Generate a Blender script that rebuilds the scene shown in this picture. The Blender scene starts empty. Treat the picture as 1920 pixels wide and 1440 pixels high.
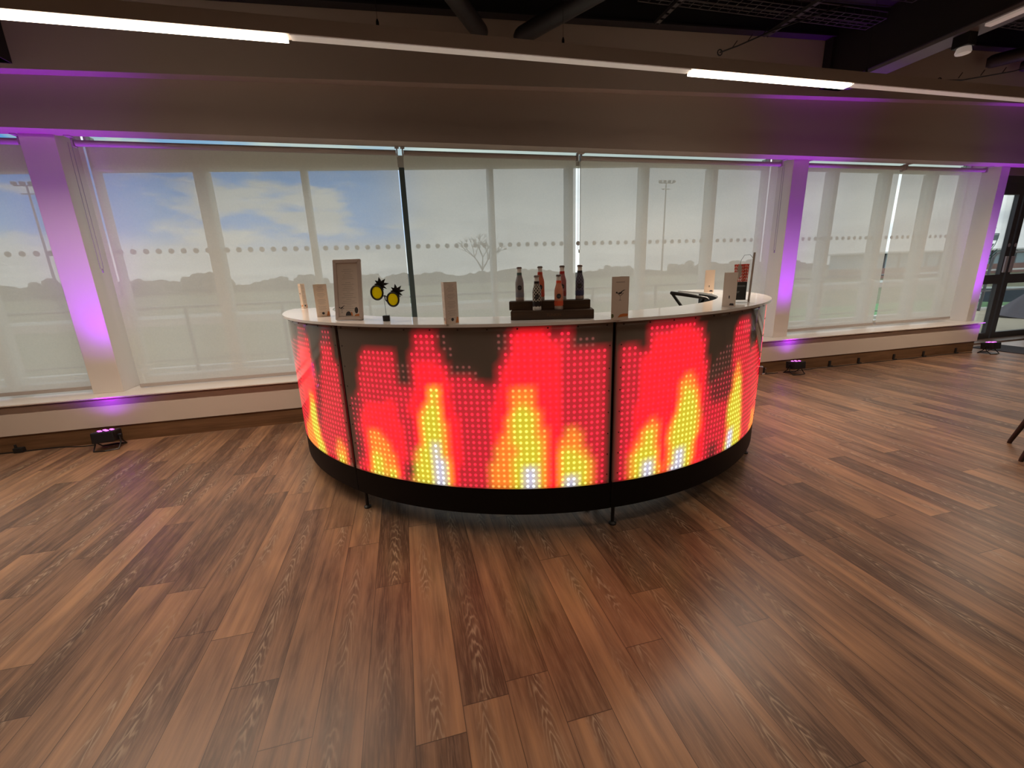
import bpy, bmesh, math, random
from math import sin, cos, pi, radians, sqrt, atan2, degrees
from mathutils import Vector, Matrix
random.seed(7)
SC = bpy.context.scene
COL = SC.collection

# ------------------------------------------------------------------ helpers
class MB:
    """collects geometry and links it as one mesh object"""
    def __init__(s): s.bm = bmesh.new()
    def quad(s, pts):
        return s.bm.faces.new([s.bm.verts.new(p) for p in pts])
    def box(s, a, b, rz=0, piv=None, bev=0.0):
        x0, y0, z0 = a; x1, y1, z1 = b
        P = [(x0,y0,z0),(x1,y0,z0),(x1,y1,z0),(x0,y1,z0),(x0,y0,z1),(x1,y0,z1),(x1,y1,z1),(x0,y1,z1)]
        if rz:
            px, py = piv if piv else ((x0+x1)/2, (y0+y1)/2)
            P = [(px+(x-px)*cos(rz)-(y-py)*sin(rz), py+(x-px)*sin(rz)+(y-py)*cos(rz), z) for x,y,z in P]
        v = [s.bm.verts.new(p) for p in P]
        F = [s.bm.faces.new([v[i] for i in f]) for f in ((0,3,2,1),(4,5,6,7),(0,1,5,4),(1,2,6,5),(2,3,7,6),(3,0,4,7))]
        if bev:
            ed = list({e for f in F for e in f.edges})
            bmesh.ops.bevel(s.bm, geom=ed, offset=bev, segments=2, affect='EDGES', profile=0.6)
        return s
    def prism(s, poly, z0, z1):
        """extrude an xy polygon (ccw) from z0 to z1"""
        n = len(poly)
        a = [s.bm.verts.new((x,y,z0)) for x,y in poly]; b = [s.bm.verts.new((x,y,z1)) for x,y in poly]
        s.bm.faces.new(a[::-1]); s.bm.faces.new(b)
        for i in range(n): s.bm.faces.new((a[i],a[(i+1)%n],b[(i+1)%n],b[i]))
        return s
    def plate(s, poly, o, ux, uz, th):
        """polygon in a plane (axes ux, uz at origin o) given thickness th along the normal"""
        o, ux, uz = Vector(o), Vector(ux).normalized(), Vector(uz).normalized()
        n = ux.cross(uz).normalized()
        a = [s.bm.verts.new(o+ux*x+uz*z+n*th/2) for x,z in poly]; b = [s.bm.verts.new(o+ux*x+uz*z-n*th/2) for x,z in poly]
        s.bm.faces.new(a); s.bm.faces.new(b[::-1])
        for i in range(len(poly)):
            j = (i+1) % len(poly); s.bm.faces.new((a[j],a[i],b[i],b[j]))
        return s
    def lathe(s, prof, c=(0,0,0), n=24):
        rings = []
        for r, z in prof:
            if r < 1e-5: rings.append([s.bm.verts.new((c[0],c[1],c[2]+z))])
            else: rings.append([s.bm.verts.new((c[0]+r*cos(2*pi*k/n), c[1]+r*sin(2*pi*k/n), c[2]+z)) for k in range(n)])
        for A, B in zip(rings, rings[1:]):
            for k in range(n):
                k2 = (k+1) % n
                if len(A) == 1 and len(B) == 1: continue
                if len(A) == 1: s.bm.faces.new((A[0],B[k2],B[k]))
                elif len(B) == 1: s.bm.faces.new((A[k],A[k2],B[0]))
                else: s.bm.faces.new((A[k],A[k2],B[k2],B[k]))
        return s
    def tube(s, pts, r, n=10, closed=False, cap=True):
        P = [Vector(p) for p in pts]; rings = []
        m = len(P)
        ref = None
        for i, p in enumerate(P):
            if closed: d = (P[(i+1)%m]-P[i-1]).normalized()
            else: d = (P[min(i+1,m-1)]-P[max(i-1,0)]).normalized()
            if ref is None or abs(ref.dot(d)) > 0.97:
                ref = Vector((0,0,1)) if abs(d.z) < 0.9 else Vector((1,0,0))
            u = d.cross(ref).normalized(); w = u.cross(d).normalized(); ref = w
            rr = r[i] if isinstance(r, (list, tuple)) else r
            rings.append([s.bm.verts.new(p+u*rr*cos(2*pi*k/n)+w*rr*sin(2*pi*k/n)) for k in range(n)])
        prs = list(zip(rings, rings[1:])) + ([(rings[-1], rings[0])] if closed else [])
        for A, B in prs:
            for k in range(n): s.bm.faces.new((A[k],A[(k+1)%n],B[(k+1)%n],B[k]))
        if cap and not closed: s.bm.faces.new(rings[0][::-1]); s.bm.faces.new(rings[-1])
        return s
    def arc(s, cx, cy, r0, r1, a0, a1, z0, z1, n=24):
        """curved block between radii r0<r1 and angles a0..a1 (degrees)"""
        L = []
        for i in range(n+1):
            a = radians(a0+(a1-a0)*i/n)
            L.append([s.bm.verts.new((cx+r*cos(a), cy+r*sin(a), z)) for r, z in ((r0,z0),(r1,z0),(r1,z1),(r0,z1))])
        for A, B in zip(L, L[1:]):
            for k in range(4): s.bm.faces.new((A[k],B[k],B[(k+1)%4],A[(k+1)%4]))
        s.bm.faces.new(L[0]); s.bm.faces.new(L[-1][::-1])
        return s
    def build(s, name, mat, parent=None, smooth=False, off=None, fix=True):
        if off is not None: bmesh.ops.translate(s.bm, verts=s.bm.verts, vec=-Vector(off))
        if fix: bmesh.ops.recalc_face_normals(s.bm, faces=s.bm.faces)
        me = bpy.data.meshes.new(name); s.bm.to_mesh(me); s.bm.free()
        if smooth:
            for p in me.polygons: p.use_smooth = True
            try: me.set_sharp_from_angle(angle=radians(40))
            except Exception: pass
        if mat: me.materials.append(mat)
        o = bpy.data.objects.new(name, me); COL.objects.link(o)
        if parent: o.parent = parent
        return o

def tag(o, label=None, cat=None, group=None, kind=None):
    if label: o['label'] = label
    if cat: o['category'] = cat
    if group: o['group'] = group
    if kind: o['kind'] = kind
    return o
def thing(name, label, cat, loc=(0,0,0), rz=0, group=None):
    o = bpy.data.objects.new(name, None); COL.objects.link(o); o.empty_display_size = .1
    o.location = loc; o.rotation_euler = (0,0,rz)
    return tag(o, label, cat, group)
def structure(o): o['kind'] = 'structure'; return o
def copy_tree(o, parent=None):
    c = o.copy(); COL.objects.link(c); c.parent = parent
    for ch in list(o.children): copy_tree(ch, c)
    return c
def text_mesh(txt, size, mat, name, parent, M, ext=.0004):
    cu = bpy.data.curves.new(name, 'FONT'); cu.body = txt; cu.size = size; cu.extrude = ext
    cu.align_x = 'CENTER'; cu.align_y = 'CENTER'; cu.resolution_u = 2
    t = bpy.data.objects.new(name+'_tmp', cu); COL.objects.link(t)
    bpy.context.view_layer.update()
    me = bpy.data.meshes.new_from_object(t); bpy.data.objects.remove(t)
    me.materials.clear(); me.materials.append(mat)
    me.transform(M)
    o = bpy.data.objects.new(name, me); COL.objects.link(o); o.parent = parent
    return o

# ------------------------------------------------------------------ materials
def N(nt, t, **kw):
    n = nt.nodes.new(t)
    for k, v in kw.items(): setattr(n, k, v)
    return n
def base_mat(name):
    m = bpy.data.materials.new(name); m.use_nodes = True; nt = m.node_tree
    b = nt.nodes['Principled BSDF']; return m, nt, b
def pm(name, col, rough=.5, metal=0, noise=.06, nscale=30, bump=0, bscale=200, spec=.5, emit=None, es=0):
    m, nt, b = base_mat(name)
    b.inputs['Roughness'].default_value = rough; b.inputs['Metallic'].default_value = metal
    b.inputs['Specular IOR Level'].default_value = spec
    tc = N(nt, 'ShaderNodeTexCoord')
    ns = N(nt, 'ShaderNodeTexNoise'); ns.inputs['Scale'].default_value = nscale; ns.inputs['Detail'].default_value = 4
    nt.links.new(tc.outputs['Object'], ns.inputs['Vector'])
    mr = N(nt, 'ShaderNodeMapRange'); mr.inputs['To Min'].default_value = 1-noise; mr.inputs['To Max'].default_value = 1+noise
    nt.links.new(ns.outputs['Fac'], mr.inputs['Value'])
    mx = N(nt, 'ShaderNodeVectorMath', operation='SCALE'); mx.inputs[0].default_value = col[:3]
    nt.links.new(mr.outputs['Result'], mx.inputs['Scale'])
    nt.links.new(mx.outputs['Vector'], b.inputs['Base Color'])
    if bump:
        n2 = N(nt, 'ShaderNodeTexNoise'); n2.inputs['Scale'].default_value = bscale
        nt.links.new(tc.outputs['Object'], n2.inputs['Vector'])
        bp = N(nt, 'ShaderNodeBump'); bp.inputs['Strength'].default_value = bump; bp.inputs['Distance'].default_value = .002
        nt.links.new(n2.outputs['Fac'], bp.inputs['Height']); nt.links.new(bp.outputs['Normal'], b.inputs['Normal'])
    if emit:
        b.inputs['Emission Color'].default_value = (*emit, 1); b.inputs['Emission Strength'].default_value = es
    return m

def math_(nt, op, a, b=None, c=None, clamp=False):
    n = N(nt, 'ShaderNodeMath', operation=op); n.use_clamp = clamp
    for i, v in enumerate((a, b, c)):
        if v is None: continue
        if isinstance(v, (int, float)): n.inputs[i].default_value = v
        else: nt.links.new(v, n.inputs[i])
    return n.outputs[0]
def mixc(nt, f, a, b):
    n = N(nt, 'ShaderNodeMix', data_type='RGBA')
    for i, v in ((0, f), (6, a), (7, b)):
        if isinstance(v, (int, float)): n.inputs[i].default_value = v
        elif isinstance(v, tuple): n.inputs[i].default_value = (*v[:3], 1)
        else: nt.links.new(v, n.inputs[i])
    return n.outputs[2]
def comb(nt, x, y, z=0.0):
    n = N(nt, 'ShaderNodeCombineXYZ')
    for i, v in enumerate((x, y, z)):
        if isinstance(v, (int, float)): n.inputs[i].default_value = v
        else: nt.links.new(v, n.inputs[i])
    return n.outputs[0]
def noise(nt, vec, scale, detail=2, rough=.5):
    n = N(nt, 'ShaderNodeTexNoise'); n.inputs['Scale'].default_value = scale; n.inputs['Detail'].default_value = detail
    n.inputs['Roughness'].default_value = rough
    nt.links.new(vec, n.inputs['Vector']); return n.outputs['Fac']

def floor_mat():
    m, nt, b = base_mat('plank_floor')
    tc = N(nt, 'ShaderNodeTexCoord'); sp = N(nt, 'ShaderNodeSeparateXYZ'); nt.links.new(tc.outputs['Object'], sp.inputs[0])
    x, y = sp.outputs[0], sp.outputs[1]
    u = math_(nt, 'DIVIDE', math_(nt, 'SUBTRACT', x, .068), .158)
    ci = math_(nt, 'FLOOR', u); fx = math_(nt, 'FRACT', u)
    wn = N(nt, 'ShaderNodeTexWhiteNoise', noise_dimensions='1D'); nt.links.new(ci, wn.inputs['W'])
    v = math_(nt, 'ADD', math_(nt, 'DIVIDE', y, 1.22), math_(nt, 'MULTIPLY', wn.outputs['Value'], 7.0))
    ri = math_(nt, 'FLOOR', v); fy = math_(nt, 'FRACT', v)
    w2 = N(nt, 'ShaderNodeTexWhiteNoise', noise_dimensions='2D'); nt.links.new(comb(nt, ci, ri), w2.inputs['Vector'])
    rs = N(nt, 'ShaderNodeSeparateColor'); nt.links.new(w2.outputs['Color'], rs.inputs[0])
    r1, r2, r3 = rs.outputs[0], rs.outputs[1], rs.outputs[2]
    # grain along y, shifted for every plank
    gx = math_(nt, 'ADD', x, math_(nt, 'MULTIPLY', r1, 13.0)); gy = math_(nt, 'ADD', y, math_(nt, 'MULTIPLY', r2, 17.0))
    fine = noise(nt, comb(nt, math_(nt, 'MULTIPLY', gx, 150.0), math_(nt, 'MULTIPLY', gy, 9.0)), 1, 3, .6)
    mid = noise(nt, comb(nt, math_(nt, 'MULTIPLY', gx, 26.0), math_(nt, 'MULTIPLY', gy, 1.6)), 1, 3, .55)
    blot = noise(nt, comb(nt, math_(nt, 'MULTIPLY', gx, 9.0), math_(nt, 'MULTIPLY', gy, 3.0)), 1, 2, .5)
    # cathedral figure: contour lines of a slow field, running up the middle of some planks
    dx = math_(nt, 'ABSOLUTE', math_(nt, 'SUBTRACT', fx, math_(nt, 'ADD', .3, math_(nt, 'MULTIPLY', r3, .4))))
    warp = noise(nt, comb(nt, math_(nt, 'MULTIPLY', gx, 16.0), math_(nt, 'MULTIPLY', gy, 2.6)), 1, 3, .6)
    fld = math_(nt, 'ADD', math_(nt, 'ADD', math_(nt, 'MULTIPLY', dx, 26.0), math_(nt, 'MULTIPLY', gy, 42.0)), math_(nt, 'MULTIPLY', warp, 20.0))
    lines = math_(nt, 'POWER', math_(nt, 'ABSOLUTE', math_(nt, 'SINE', fld)), 7.0)
    mk = math_(nt, 'MULTIPLY', math_(nt, 'SUBTRACT', 1.0, math_(nt, 'MULTIPLY', dx, 4.3), clamp=True),
               math_(nt, 'MULTIPLY', math_(nt, 'SUBTRACT', noise(nt, comb(nt, math_(nt, 'MULTIPLY', ci, 3.7), math_(nt, 'MULTIPLY', gy, 1.5)), 1, 1), .44, clamp=True), 7.0, clamp=True), clamp=True)
    fig = math_(nt, 'MULTIPLY', lines, mk, clamp=True)
    t = math_(nt, 'ADD', math_(nt, 'MULTIPLY', mid, .62), math_(nt, 'ADD', math_(nt, 'MULTIPLY', blot, .3), math_(nt, 'ADD', math_(nt, 'MULTIPLY', r1, .26), -.14)), clamp=True)
    ramp = N(nt, 'ShaderNodeValToRGB'); nt.links.new(t, ramp.inputs[0])
    e = ramp.color_ramp.elements; e[0].position = .33; e[0].color = (.095,.052,.032,1); e[1].position = .68; e[1].color = (.42,.235,.122,1)
    k = e.new(.5); k.color = (.235,.132,.076,1)
    c = mixc(nt, math_(nt, 'MULTIPLY', mk, .5), ramp.outputs[0], (.10,.062,.042))
    c = mixc(nt, math_(nt, 'MULTIPLY', math_(nt, 'SUBTRACT', fine, .45, clamp=True), 1.6, clamp=True), c, (.36,.22,.14))
    c = mixc(nt, math_(nt, 'MULTIPLY', fig, .62), c, (.50,.38,.26))
    ex = math_(nt, 'LESS_THAN', math_(nt, 'MINIMUM', fx, math_(nt, 'SUBTRACT', 1.0, fx)), .008)
    ey = math_(nt, 'LESS_THAN', math_(nt, 'MINIMUM', fy, math_(nt, 'SUBTRACT', 1.0, fy)), .0012)
    seam = math_(nt, 'MAXIMUM', ex, ey)
    c = mixc(nt, math_(nt, 'MULTIPLY', seam, .72), c, (.03,.017,.01))
    nt.links.new(c, b.inputs['Base Color'])
    rr = math_(nt, 'ADD', .27, math_(nt, 'MULTIPLY', fine, .18)); nt.links.new(rr, b.inputs['Roughness'])
    b.inputs['Specular IOR Level'].default_value = .42
    h = math_(nt, 'SUBTRACT', math_(nt, 'MULTIPLY', fine, .35), math_(nt, 'MULTIPLY', seam, 1.0))
    bp = N(nt, 'ShaderNodeBump'); bp.inputs['Strength'].default_value = .35; bp.inputs['Distance'].default_value = .0015
    nt.links.new(h, bp.inputs['Height']); nt.links.new(bp.outputs['Normal'], b.inputs['Normal'])
    return m

def wood_mat(name, dark, light, axis='X', rough=.5, sc=1.0):
    m, nt, b = base_mat(name)
    tc = N(nt, 'ShaderNodeTexCoord'); sp = N(nt, 'ShaderNodeSeparateXYZ'); nt.links.new(tc.outputs['Object'], sp.inputs[0])
    s = {'X': (2*sc, 30*sc, 30*sc), 'Y': (30*sc, 2*sc, 30*sc), 'Z': (30*sc, 30*sc, 2*sc)}[axis]
    v = comb(nt, *[math_(nt, 'MULTIPLY', sp.outputs[i], s[i]) for i in range(3)])
    n1 = noise(nt, v, 1, 4, .6)
    rp = N(nt, 'ShaderNodeValToRGB'); nt.links.new(n1, rp.inputs[0])
    rp.color_ramp.elements[0].position = .3; rp.color_ramp.elements[0].color = (*dark, 1)
    rp.color_ramp.elements[1].position = .7; rp.color_ramp.elements[1].color = (*light, 1)
    nt.links.new(rp.outputs[0], b.inputs['Base Color']); b.inputs['Roughness'].default_value = rough
    return m

def glass_mat(name, tint=(.93,.96,.95), refl=.06):
    m = bpy.data.materials.new(name); m.use_nodes = True; nt = m.node_tree; nt.nodes.clear()
    out = N(nt, 'ShaderNodeOutputMaterial'); tr = N(nt, 'ShaderNodeBsdfTransparent'); tr.inputs[0].default_value = (*tint, 1)
    gl = N(nt, 'ShaderNodeBsdfGlossy'); gl.inputs['Roughness'].default_value = .02
    lw = N(nt, 'ShaderNodeLayerWeight'); lw.inputs['Blend'].default_value = .12
    f = math_(nt, 'ADD', math_(nt, 'MULTIPLY', lw.outputs['Fresnel'], .5), refl*.3, clamp=True)
    mx = N(nt, 'ShaderNodeMixShader'); nt.links.new(f, mx.inputs[0]); nt.links.new(tr.outputs[0], mx.inputs[1]); nt.links.new(gl.outputs[0], mx.inputs[2])
    nt.links.new(mx.outputs[0], out.inputs[0]); return m

def blind_mat():
    m = bpy.data.materials.new('screen_fabric'); m.use_nodes = True; nt = m.node_tree; nt.nodes.clear()
    out = N(nt, 'ShaderNodeOutputMaterial')
    tc = N(nt, 'ShaderNodeTexCoord')
    n1 = noise(nt, tc.outputs['Object'], 75, 3, .7); n2 = noise(nt, tc.outputs['Object'], 3, 2)
    df = N(nt, 'ShaderNodeBsdfDiffuse'); df.inputs[0].default_value = (.60,.53,.46,1)
    tl = N(nt, 'ShaderNodeBsdfTranslucent'); tl.inputs[0].default_value = (.90,.83,.73,1)
    mx = N(nt, 'ShaderNodeMixShader'); mx.inputs[0].default_value = .66
    nt.links.new(df.outputs[0], mx.inputs[1]); nt.links.new(tl.outputs[0], mx.inputs[2])
    tr = N(nt, 'ShaderNodeBsdfTransparent')
    f = math_(nt, 'ADD', .10, math_(nt, 'MULTIPLY', n1, .13)); f = math_(nt, 'ADD', f, math_(nt, 'MULTIPLY', n2, .02))
    m2 = N(nt, 'ShaderNodeMixShader'); nt.links.new(f, m2.inputs[0]); nt.links.new(mx.outputs[0], m2.inputs[1]); nt.links.new(tr.outputs[0], m2.inputs[2])
    nt.links.new(m2.outputs[0], out.inputs[0]); return m

def led_mat():
    m, nt, b = base_mat('led_acrylic')
    b.inputs['Base Color'].default_value = (.21,.18,.155,1); b.inputs['Roughness'].default_value = .07
    uv = N(nt, 'ShaderNodeUVMap'); uv.uv_map = 'cell'
    sp = N(nt, 'ShaderNodeSeparateXYZ'); nt.links.new(uv.outputs[0], sp.inputs[0])
    dx = math_(nt, 'SUBTRACT', sp.outputs[0], .5); dy = math_(nt, 'SUBTRACT', sp.outputs[1], .5)
    r = math_(nt, 'SQRT', math_(nt, 'ADD', math_(nt, 'MULTIPLY', dx, dx), math_(nt, 'MULTIPLY', dy, dy)))
    mr = N(nt, 'ShaderNodeMapRange', interpolation_type='SMOOTHSTEP'); nt.links.new(r, mr.inputs['Value'])
    mr.inputs['From Min'].default_value = .37; mr.inputs['From Max'].default_value = .04; mr.inputs['To Min'].default_value = 0; mr.inputs['To Max'].default_value = 1
    a1 = N(nt, 'ShaderNodeAttribute'); a1.attribute_name = 'led'; a2 = N(nt, 'ShaderNodeAttribute'); a2.attribute_name = 'glow'
    s1 = N(nt, 'ShaderNodeVectorMath', operation='SCALE'); nt.links.new(a1.outputs['Vector'], s1.inputs[0]); nt.links.new(mr.outputs['Result'], s1.inputs['Scale'])
    ad = N(nt, 'ShaderNodeVectorMath', operation='ADD'); nt.links.new(s1.outputs[0], ad.inputs[0]); nt.links.new(a2.outputs['Vector'], ad.inputs[1])
    nt.links.new(ad.outputs[0], b.inputs['Emission Color']); b.inputs['Emission Strength'].default_value = 1.0
    return m

def noisy_line_mat(): pass
M = {}
M['floor'] = floor_mat()
M['wall'] = pm('wall_paint', (.62,.535,.46), .75, noise=.02, nscale=3, bump=.15, bscale=300)
M['bulkhead'] = pm('bulkhead_shaded_paint', (.45,.375,.32), .8, noise=.02, nscale=3, bump=.15, bscale=300)  # wall paint darkened to stand for the shade on the bulkhead
M['sill'] = pm('sill_paint', (.72,.66,.60), .35, noise=.02, nscale=5)
M['column'] = pm('column_paint', (.72,.67,.62), .6, noise=.02, nscale=5)
M['skirt'] = wood_mat('skirting_wood', (.10,.05,.022), (.20,.105,.05), 'X', .45)
M['black'] = pm('black_deck_paint', (.012,.011,.012), .7, noise=.15)
M['steel_black'] = pm('black_steel', (.018,.017,.018), .55, noise=.1)
M['pipe'] = pm('black_pipe', (.03,.026,.024), .5, noise=.1)
M['frame'] = pm('window_frame_white', (.72,.72,.69), .5, noise=.02)
M['teal'] = pm('dark_mullion', (.09,.13,.135), .45)
M['glass'] = glass_mat('window_glass')
M['dot'] = pm('frosted_dot', (.42,.41,.42), .8)
M['blind'] = blind_mat()
M['alu'] = pm('white_aluminium', (.62,.60,.56), .4, noise=.02)
M['bar_alu'] = pm('blind_rail', (.45,.40,.37), .4, noise=.02)
M['chain'] = pm('bead_chain', (.34,.33,.32), .4, noise=.02)
M['doorframe'] = pm('charcoal_door_frame', (.065,.06,.06), .45, noise=.08)
M['handle'] = pm('brushed_handle', (.55,.52,.53), .4)
M['lum'] = pm('luminaire_housing', (.42,.35,.30), .5, noise=.02)
M['diff_off_glow'] = pm('diffuser_off_added_glow', (.90,.84,.78), .5, noise=.01, emit=(1.0,.88,.78), es=.14)  # unlit diffusers, faint emission added to make them look brighter
M['diff_on'] = pm('diffuser_lit', (.9,.88,.84), .5, noise=.0, emit=(1.0,.86,.70), es=9.0)
M['led'] = led_mat()
M['kick'] = pm('black_kickboard', (.004,.0035,.0035), .6, noise=.1, spec=.2)
M['post'] = pm('black_post', (.008,.008,.008), .5)
M['top'] = pm('gloss_white_top', (.90,.86,.83), .05, noise=.01, spec=1.0)
M['screw'] = pm('dark_screw', (.05,.045,.04), .4, metal=.5)
M['housing'] = pm('panel_housing', (.03,.03,.03), .6)
M['chrome'] = pm('chrome', (.6,.6,.6), .2, metal=1)
M['parcan'] = pm('uplight_black', (.010,.009,.011), .45)
M['parled'] = pm('uplight_led', (.6,.2,.7), .3, emit=(.9,.12,1.0), es=3.0)
M['cable'] = pm('black_cable', (.012,.012,.012), .5)
M['paper'] = pm('card_paper', (.70,.60,.52), .55, noise=.02)
M['paper2'] = pm('card_paper_warm', (.78,.62,.48), .55, noise=.02)
M['ink'] = pm('grey_ink', (.30,.24,.21), .6)
M['inkd'] = pm('dark_ink', (.03,.025,.028), .6)
M['orange'] = pm('orange_print', (.62,.20,.05), .6)
M['green'] = pm('green_print', (.14,.15,.05), .6)
M['woodframe'] = pm('pale_frame', (.56,.46,.41), .4, noise=.04)
M['yellow'] = pm('yellow_lens', (.95,.84,.02), .35, noise=.05)
def lens_mat():
    m = bpy.data.materials.new('yellow_lens'); m.use_nodes = True; nt = m.node_tree; nt.nodes.clear()
    out = N(nt, 'ShaderNodeOutputMaterial'); tc = N(nt, 'ShaderNodeTexCoord'); n1 = noise(nt, tc.outputs['Object'], 300, 3, .7)
    c = mixc(nt, n1, (.98,.90,.02), (.80,.66,.02))
    df = N(nt, 'ShaderNodeBsdfDiffuse'); tl = N(nt, 'ShaderNodeBsdfTranslucent'); nt.links.new(c, df.inputs[0]); nt.links.new(c, tl.inputs[0])
    mx = N(nt, 'ShaderNodeMixShader'); mx.inputs[0].default_value = .6; nt.links.new(df.outputs[0], mx.inputs[1]); nt.links.new(tl.outputs[0], mx.inputs[2]); nt.links.new(mx.outputs[0], out.inputs[0]); return m
M['yellow'] = lens_mat()
M['topglass'] = glass_mat('added_daylight_glass', (.66,.72,.69))
M['glblack'] = pm('black_plastic', (.012,.010,.010), .35)
M['wire'] = pm('thin_wire', (.10,.10,.10), .3, metal=.8)
M['stand'] = wood_mat('dark_stained_wood', (.022,.010,.005), (.075,.036,.014), 'X', .5)
M['stand_text'] = pm('engraved_text', (.12,.05,.018), .6)
M['cap'] = pm('crown_cap', (.16,.12,.11), .35, metal=.6)
M['bglass'] = pm('clear_bottle_neck', (.80,.78,.76), .1, noise=.02)
M['bbase'] = pm('clear_bottle_base', (.42,.34,.31), .15, noise=.05)
M['logo_light'] = pm('logo_script', (.25,.22,.21), .5)
M['straw_black'] = pm('black_box_card', (.014,.016,.016), .5)
M['acrylic'] = glass_mat('clear_acrylic', (.90,.88,.86), .15)
M['brass'] = pm('dark_brass_tag', (.42,.35,.30), .5)
M['chairwood'] = wood_mat('dark_chair_wood', (.012,.006,.004), (.03,.016,.012), 'Z', .5)
M['chairfab'] = pm('grey_chair_fabric', (.06,.055,.06), .9)
M['mat'] = pm('entrance_mat', (.045,.048,.058), .95, noise=.2, nscale=200)
M['alufloor'] = pm('pale_threshold', (.70,.62,.60), .35)
M['thresh'] = pm('bronze_threshold', (.20,.13,.10), .4)
M['deckwood'] = wood_mat('terrace_decking', (.55,.48,.36), (.68,.60,.46), 'X', .7)
M['rail'] = pm('grey_rail', (.11,.11,.12), .4)
M['kerb'] = pm('white_kerb', (.75,.75,.72), .6)
M['grass'] = pm('grass', (.21,.215,.13), .95, noise=.35, nscale=.08)
M['greenstrip'] = pm('bright_turf', (.16,.34,.15), .95, noise=.1)
M['track'] = pm('track_dirt', (.34,.27,.22), .95, noise=.15, nscale=.5)
M['whiterail'] = pm('white_running_rail', (.85,.85,.83), .5)
M['tree'] = pm('winter_tree', (.15,.135,.115), .95, noise=.4, nscale=.6)
M['bark'] = pm('bark', (.17,.15,.13), .9)
M['build'] = pm('stand_cladding', (.40,.55,.60), .4, noise=.15, nscale=.4)
M['build2'] = pm('stand_brick', (.36,.20,.17), .8, noise=.2, nscale=.4)
M['mast'] = pm('galvanised_mast', (.14,.15,.16), .5)
M['cover'] = pm('grey_cover', (.16,.15,.18), .8, noise=.15, nscale=8)
M['banner'] = pm('dark_banner', (.05,.07,.10), .7)
M['bannertext'] = pm('banner_white', (.8,.85,.9), .6)
M['crest'] = glass_mat('crest_vinyl', (.42,.46,.48), .05)
M['tray'] = pm('galvanised_tray', (.10,.095,.095), .45, metal=.4)
M['trim_grey'] = pm('grey_strip', (.16,.15,.16), .4)

# ------------------------------------------------------------------ camera (1920x1440 frame)
yaw, pit, rol = .24016, .25586, -.03474
fv = Vector((sin(yaw)*cos(pit), cos(yaw)*cos(pit), -sin(pit))); rv = Vector((cos(yaw), -sin(yaw), 0)); uv_ = rv.cross(fv)
r2 = rv*cos(rol)+uv_*sin(rol); u2 = -rv*sin(rol)+uv_*cos(rol)
cam = bpy.data.cameras.new('camera'); co = bpy.data.objects.new('camera', cam); COL.objects.link(co)
cam.sensor_fit = 'HORIZONTAL'; cam.sensor_width = 36; cam.lens = 799/1920*36; cam.clip_end = 2000; cam.clip_start = .05
mw = Matrix((r2, u2, -fv)).transposed().to_4x4(); mw.translation = Vector((0,0,1.4)); co.matrix_world = mw
SC.camera = co

XL, XR, YB = -7.5, 14.0, -7.5          # room limits
def zdeck(x): return 3.54+.0335*(x+.43)    # underside of the sloping roof steel
def zstep(x): return 2.972+.0295*(x+2.69)

# ------------------------------------------------------------------ room shell
mb = MB(); mb.box((XL-.2,YB-.2,-.15),(XR+.2,5.22,0)); structure(mb.build('floor', M['floor']))
# low wall under the windows, with the shadow gap below the sill, and the bulkhead above them
mb = MB(); mb.box((XL,4.505,.155),(8.40,5.0,.404)); mb.box((XL,4.54,0),(8.38,5.0,.156)); mb.box((XL,4.535,.403),(8.40,5.0,.428))
structure(mb.build('wall_front', M['wall']))
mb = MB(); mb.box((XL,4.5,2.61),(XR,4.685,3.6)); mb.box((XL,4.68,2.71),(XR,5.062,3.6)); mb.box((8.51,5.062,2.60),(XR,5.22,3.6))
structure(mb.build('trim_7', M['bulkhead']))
mb = MB()    # sloping upper fascia stepping forward
pts = [(XL, 4.4), (XR, 4.4)]
def slab(mb, x0, x1, y0, y1, f0, f1):
    P = [(x0,y0,f0(x0)),(x1,y0,f0(x1)),(x1,y1,f0(x1)),(x0,y1,f0(x0)),(x0,y0,f1(x0)),(x1,y0,f1(x1)),(x1,y1,f1(x1)),(x0,y1,f1(x0))]
    v = [mb.bm.verts.new(p) for p in P]
    for f in ((0,3,2,1),(4,5,6,7),(0,1,5,4),(1,2,6,5),(2,3,7,6),(3,0,4,7)): mb.bm.faces.new([v[i] for i in f])
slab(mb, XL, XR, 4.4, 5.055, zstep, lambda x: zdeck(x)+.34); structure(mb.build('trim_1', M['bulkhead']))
mb = MB(); mb.box((XL,4.515,0),(8.37,4.545,.157)); structure(mb.build('baseboard_front', M['skirt']))
mb = MB(); mb.box((XL,4.463,.428),(8.42,5.0,.440), bev=.002); structure(mb.build('trim_2', M['sill']))
k = 3
for x0, x1, y1 in ((-2.86,-2.62,4.99),(4.75,4.98,4.99),(8.33,8.50,5.10)):
    mb = MB(); mb.box((x0,4.65,.441 if x1 < 8.4 else .441),(x1,y1,2.709), bev=.003)
    structure(mb.build('trim_%d' % k, M['column'])); k += 1
mb = MB(); mb.box((8.30,4.55,0),(8.42,5.1,.404)); mb.box((8.40,5.0,.0),(8.62,5.1,2.60)); structure(mb.build('trim_%d' % k, M['column'])); k += 1
mb = MB(); mb.box((XL-.15,YB,0),(XL,5.2,3.9)); structure(mb.build('wall_left', M['wall']))
mb = MB(); mb.box((XR,YB,0),(XR+.15,5.2,4.4)); structure(mb.build('wall_right', M['wall']))
mb = MB(); mb.box((XL-.15,YB-.15,0),(XR+.15,YB,4.4)); structure(mb.build('wall_back', M['wall']))
mb = MB(); slab(mb, XL-.15, XR+.15, YB-.15, 5.25, lambda x: zdeck(x)+.32, lambda x: zdeck(x)+.42); structure(mb.build('ceiling', M['black']))

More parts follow.
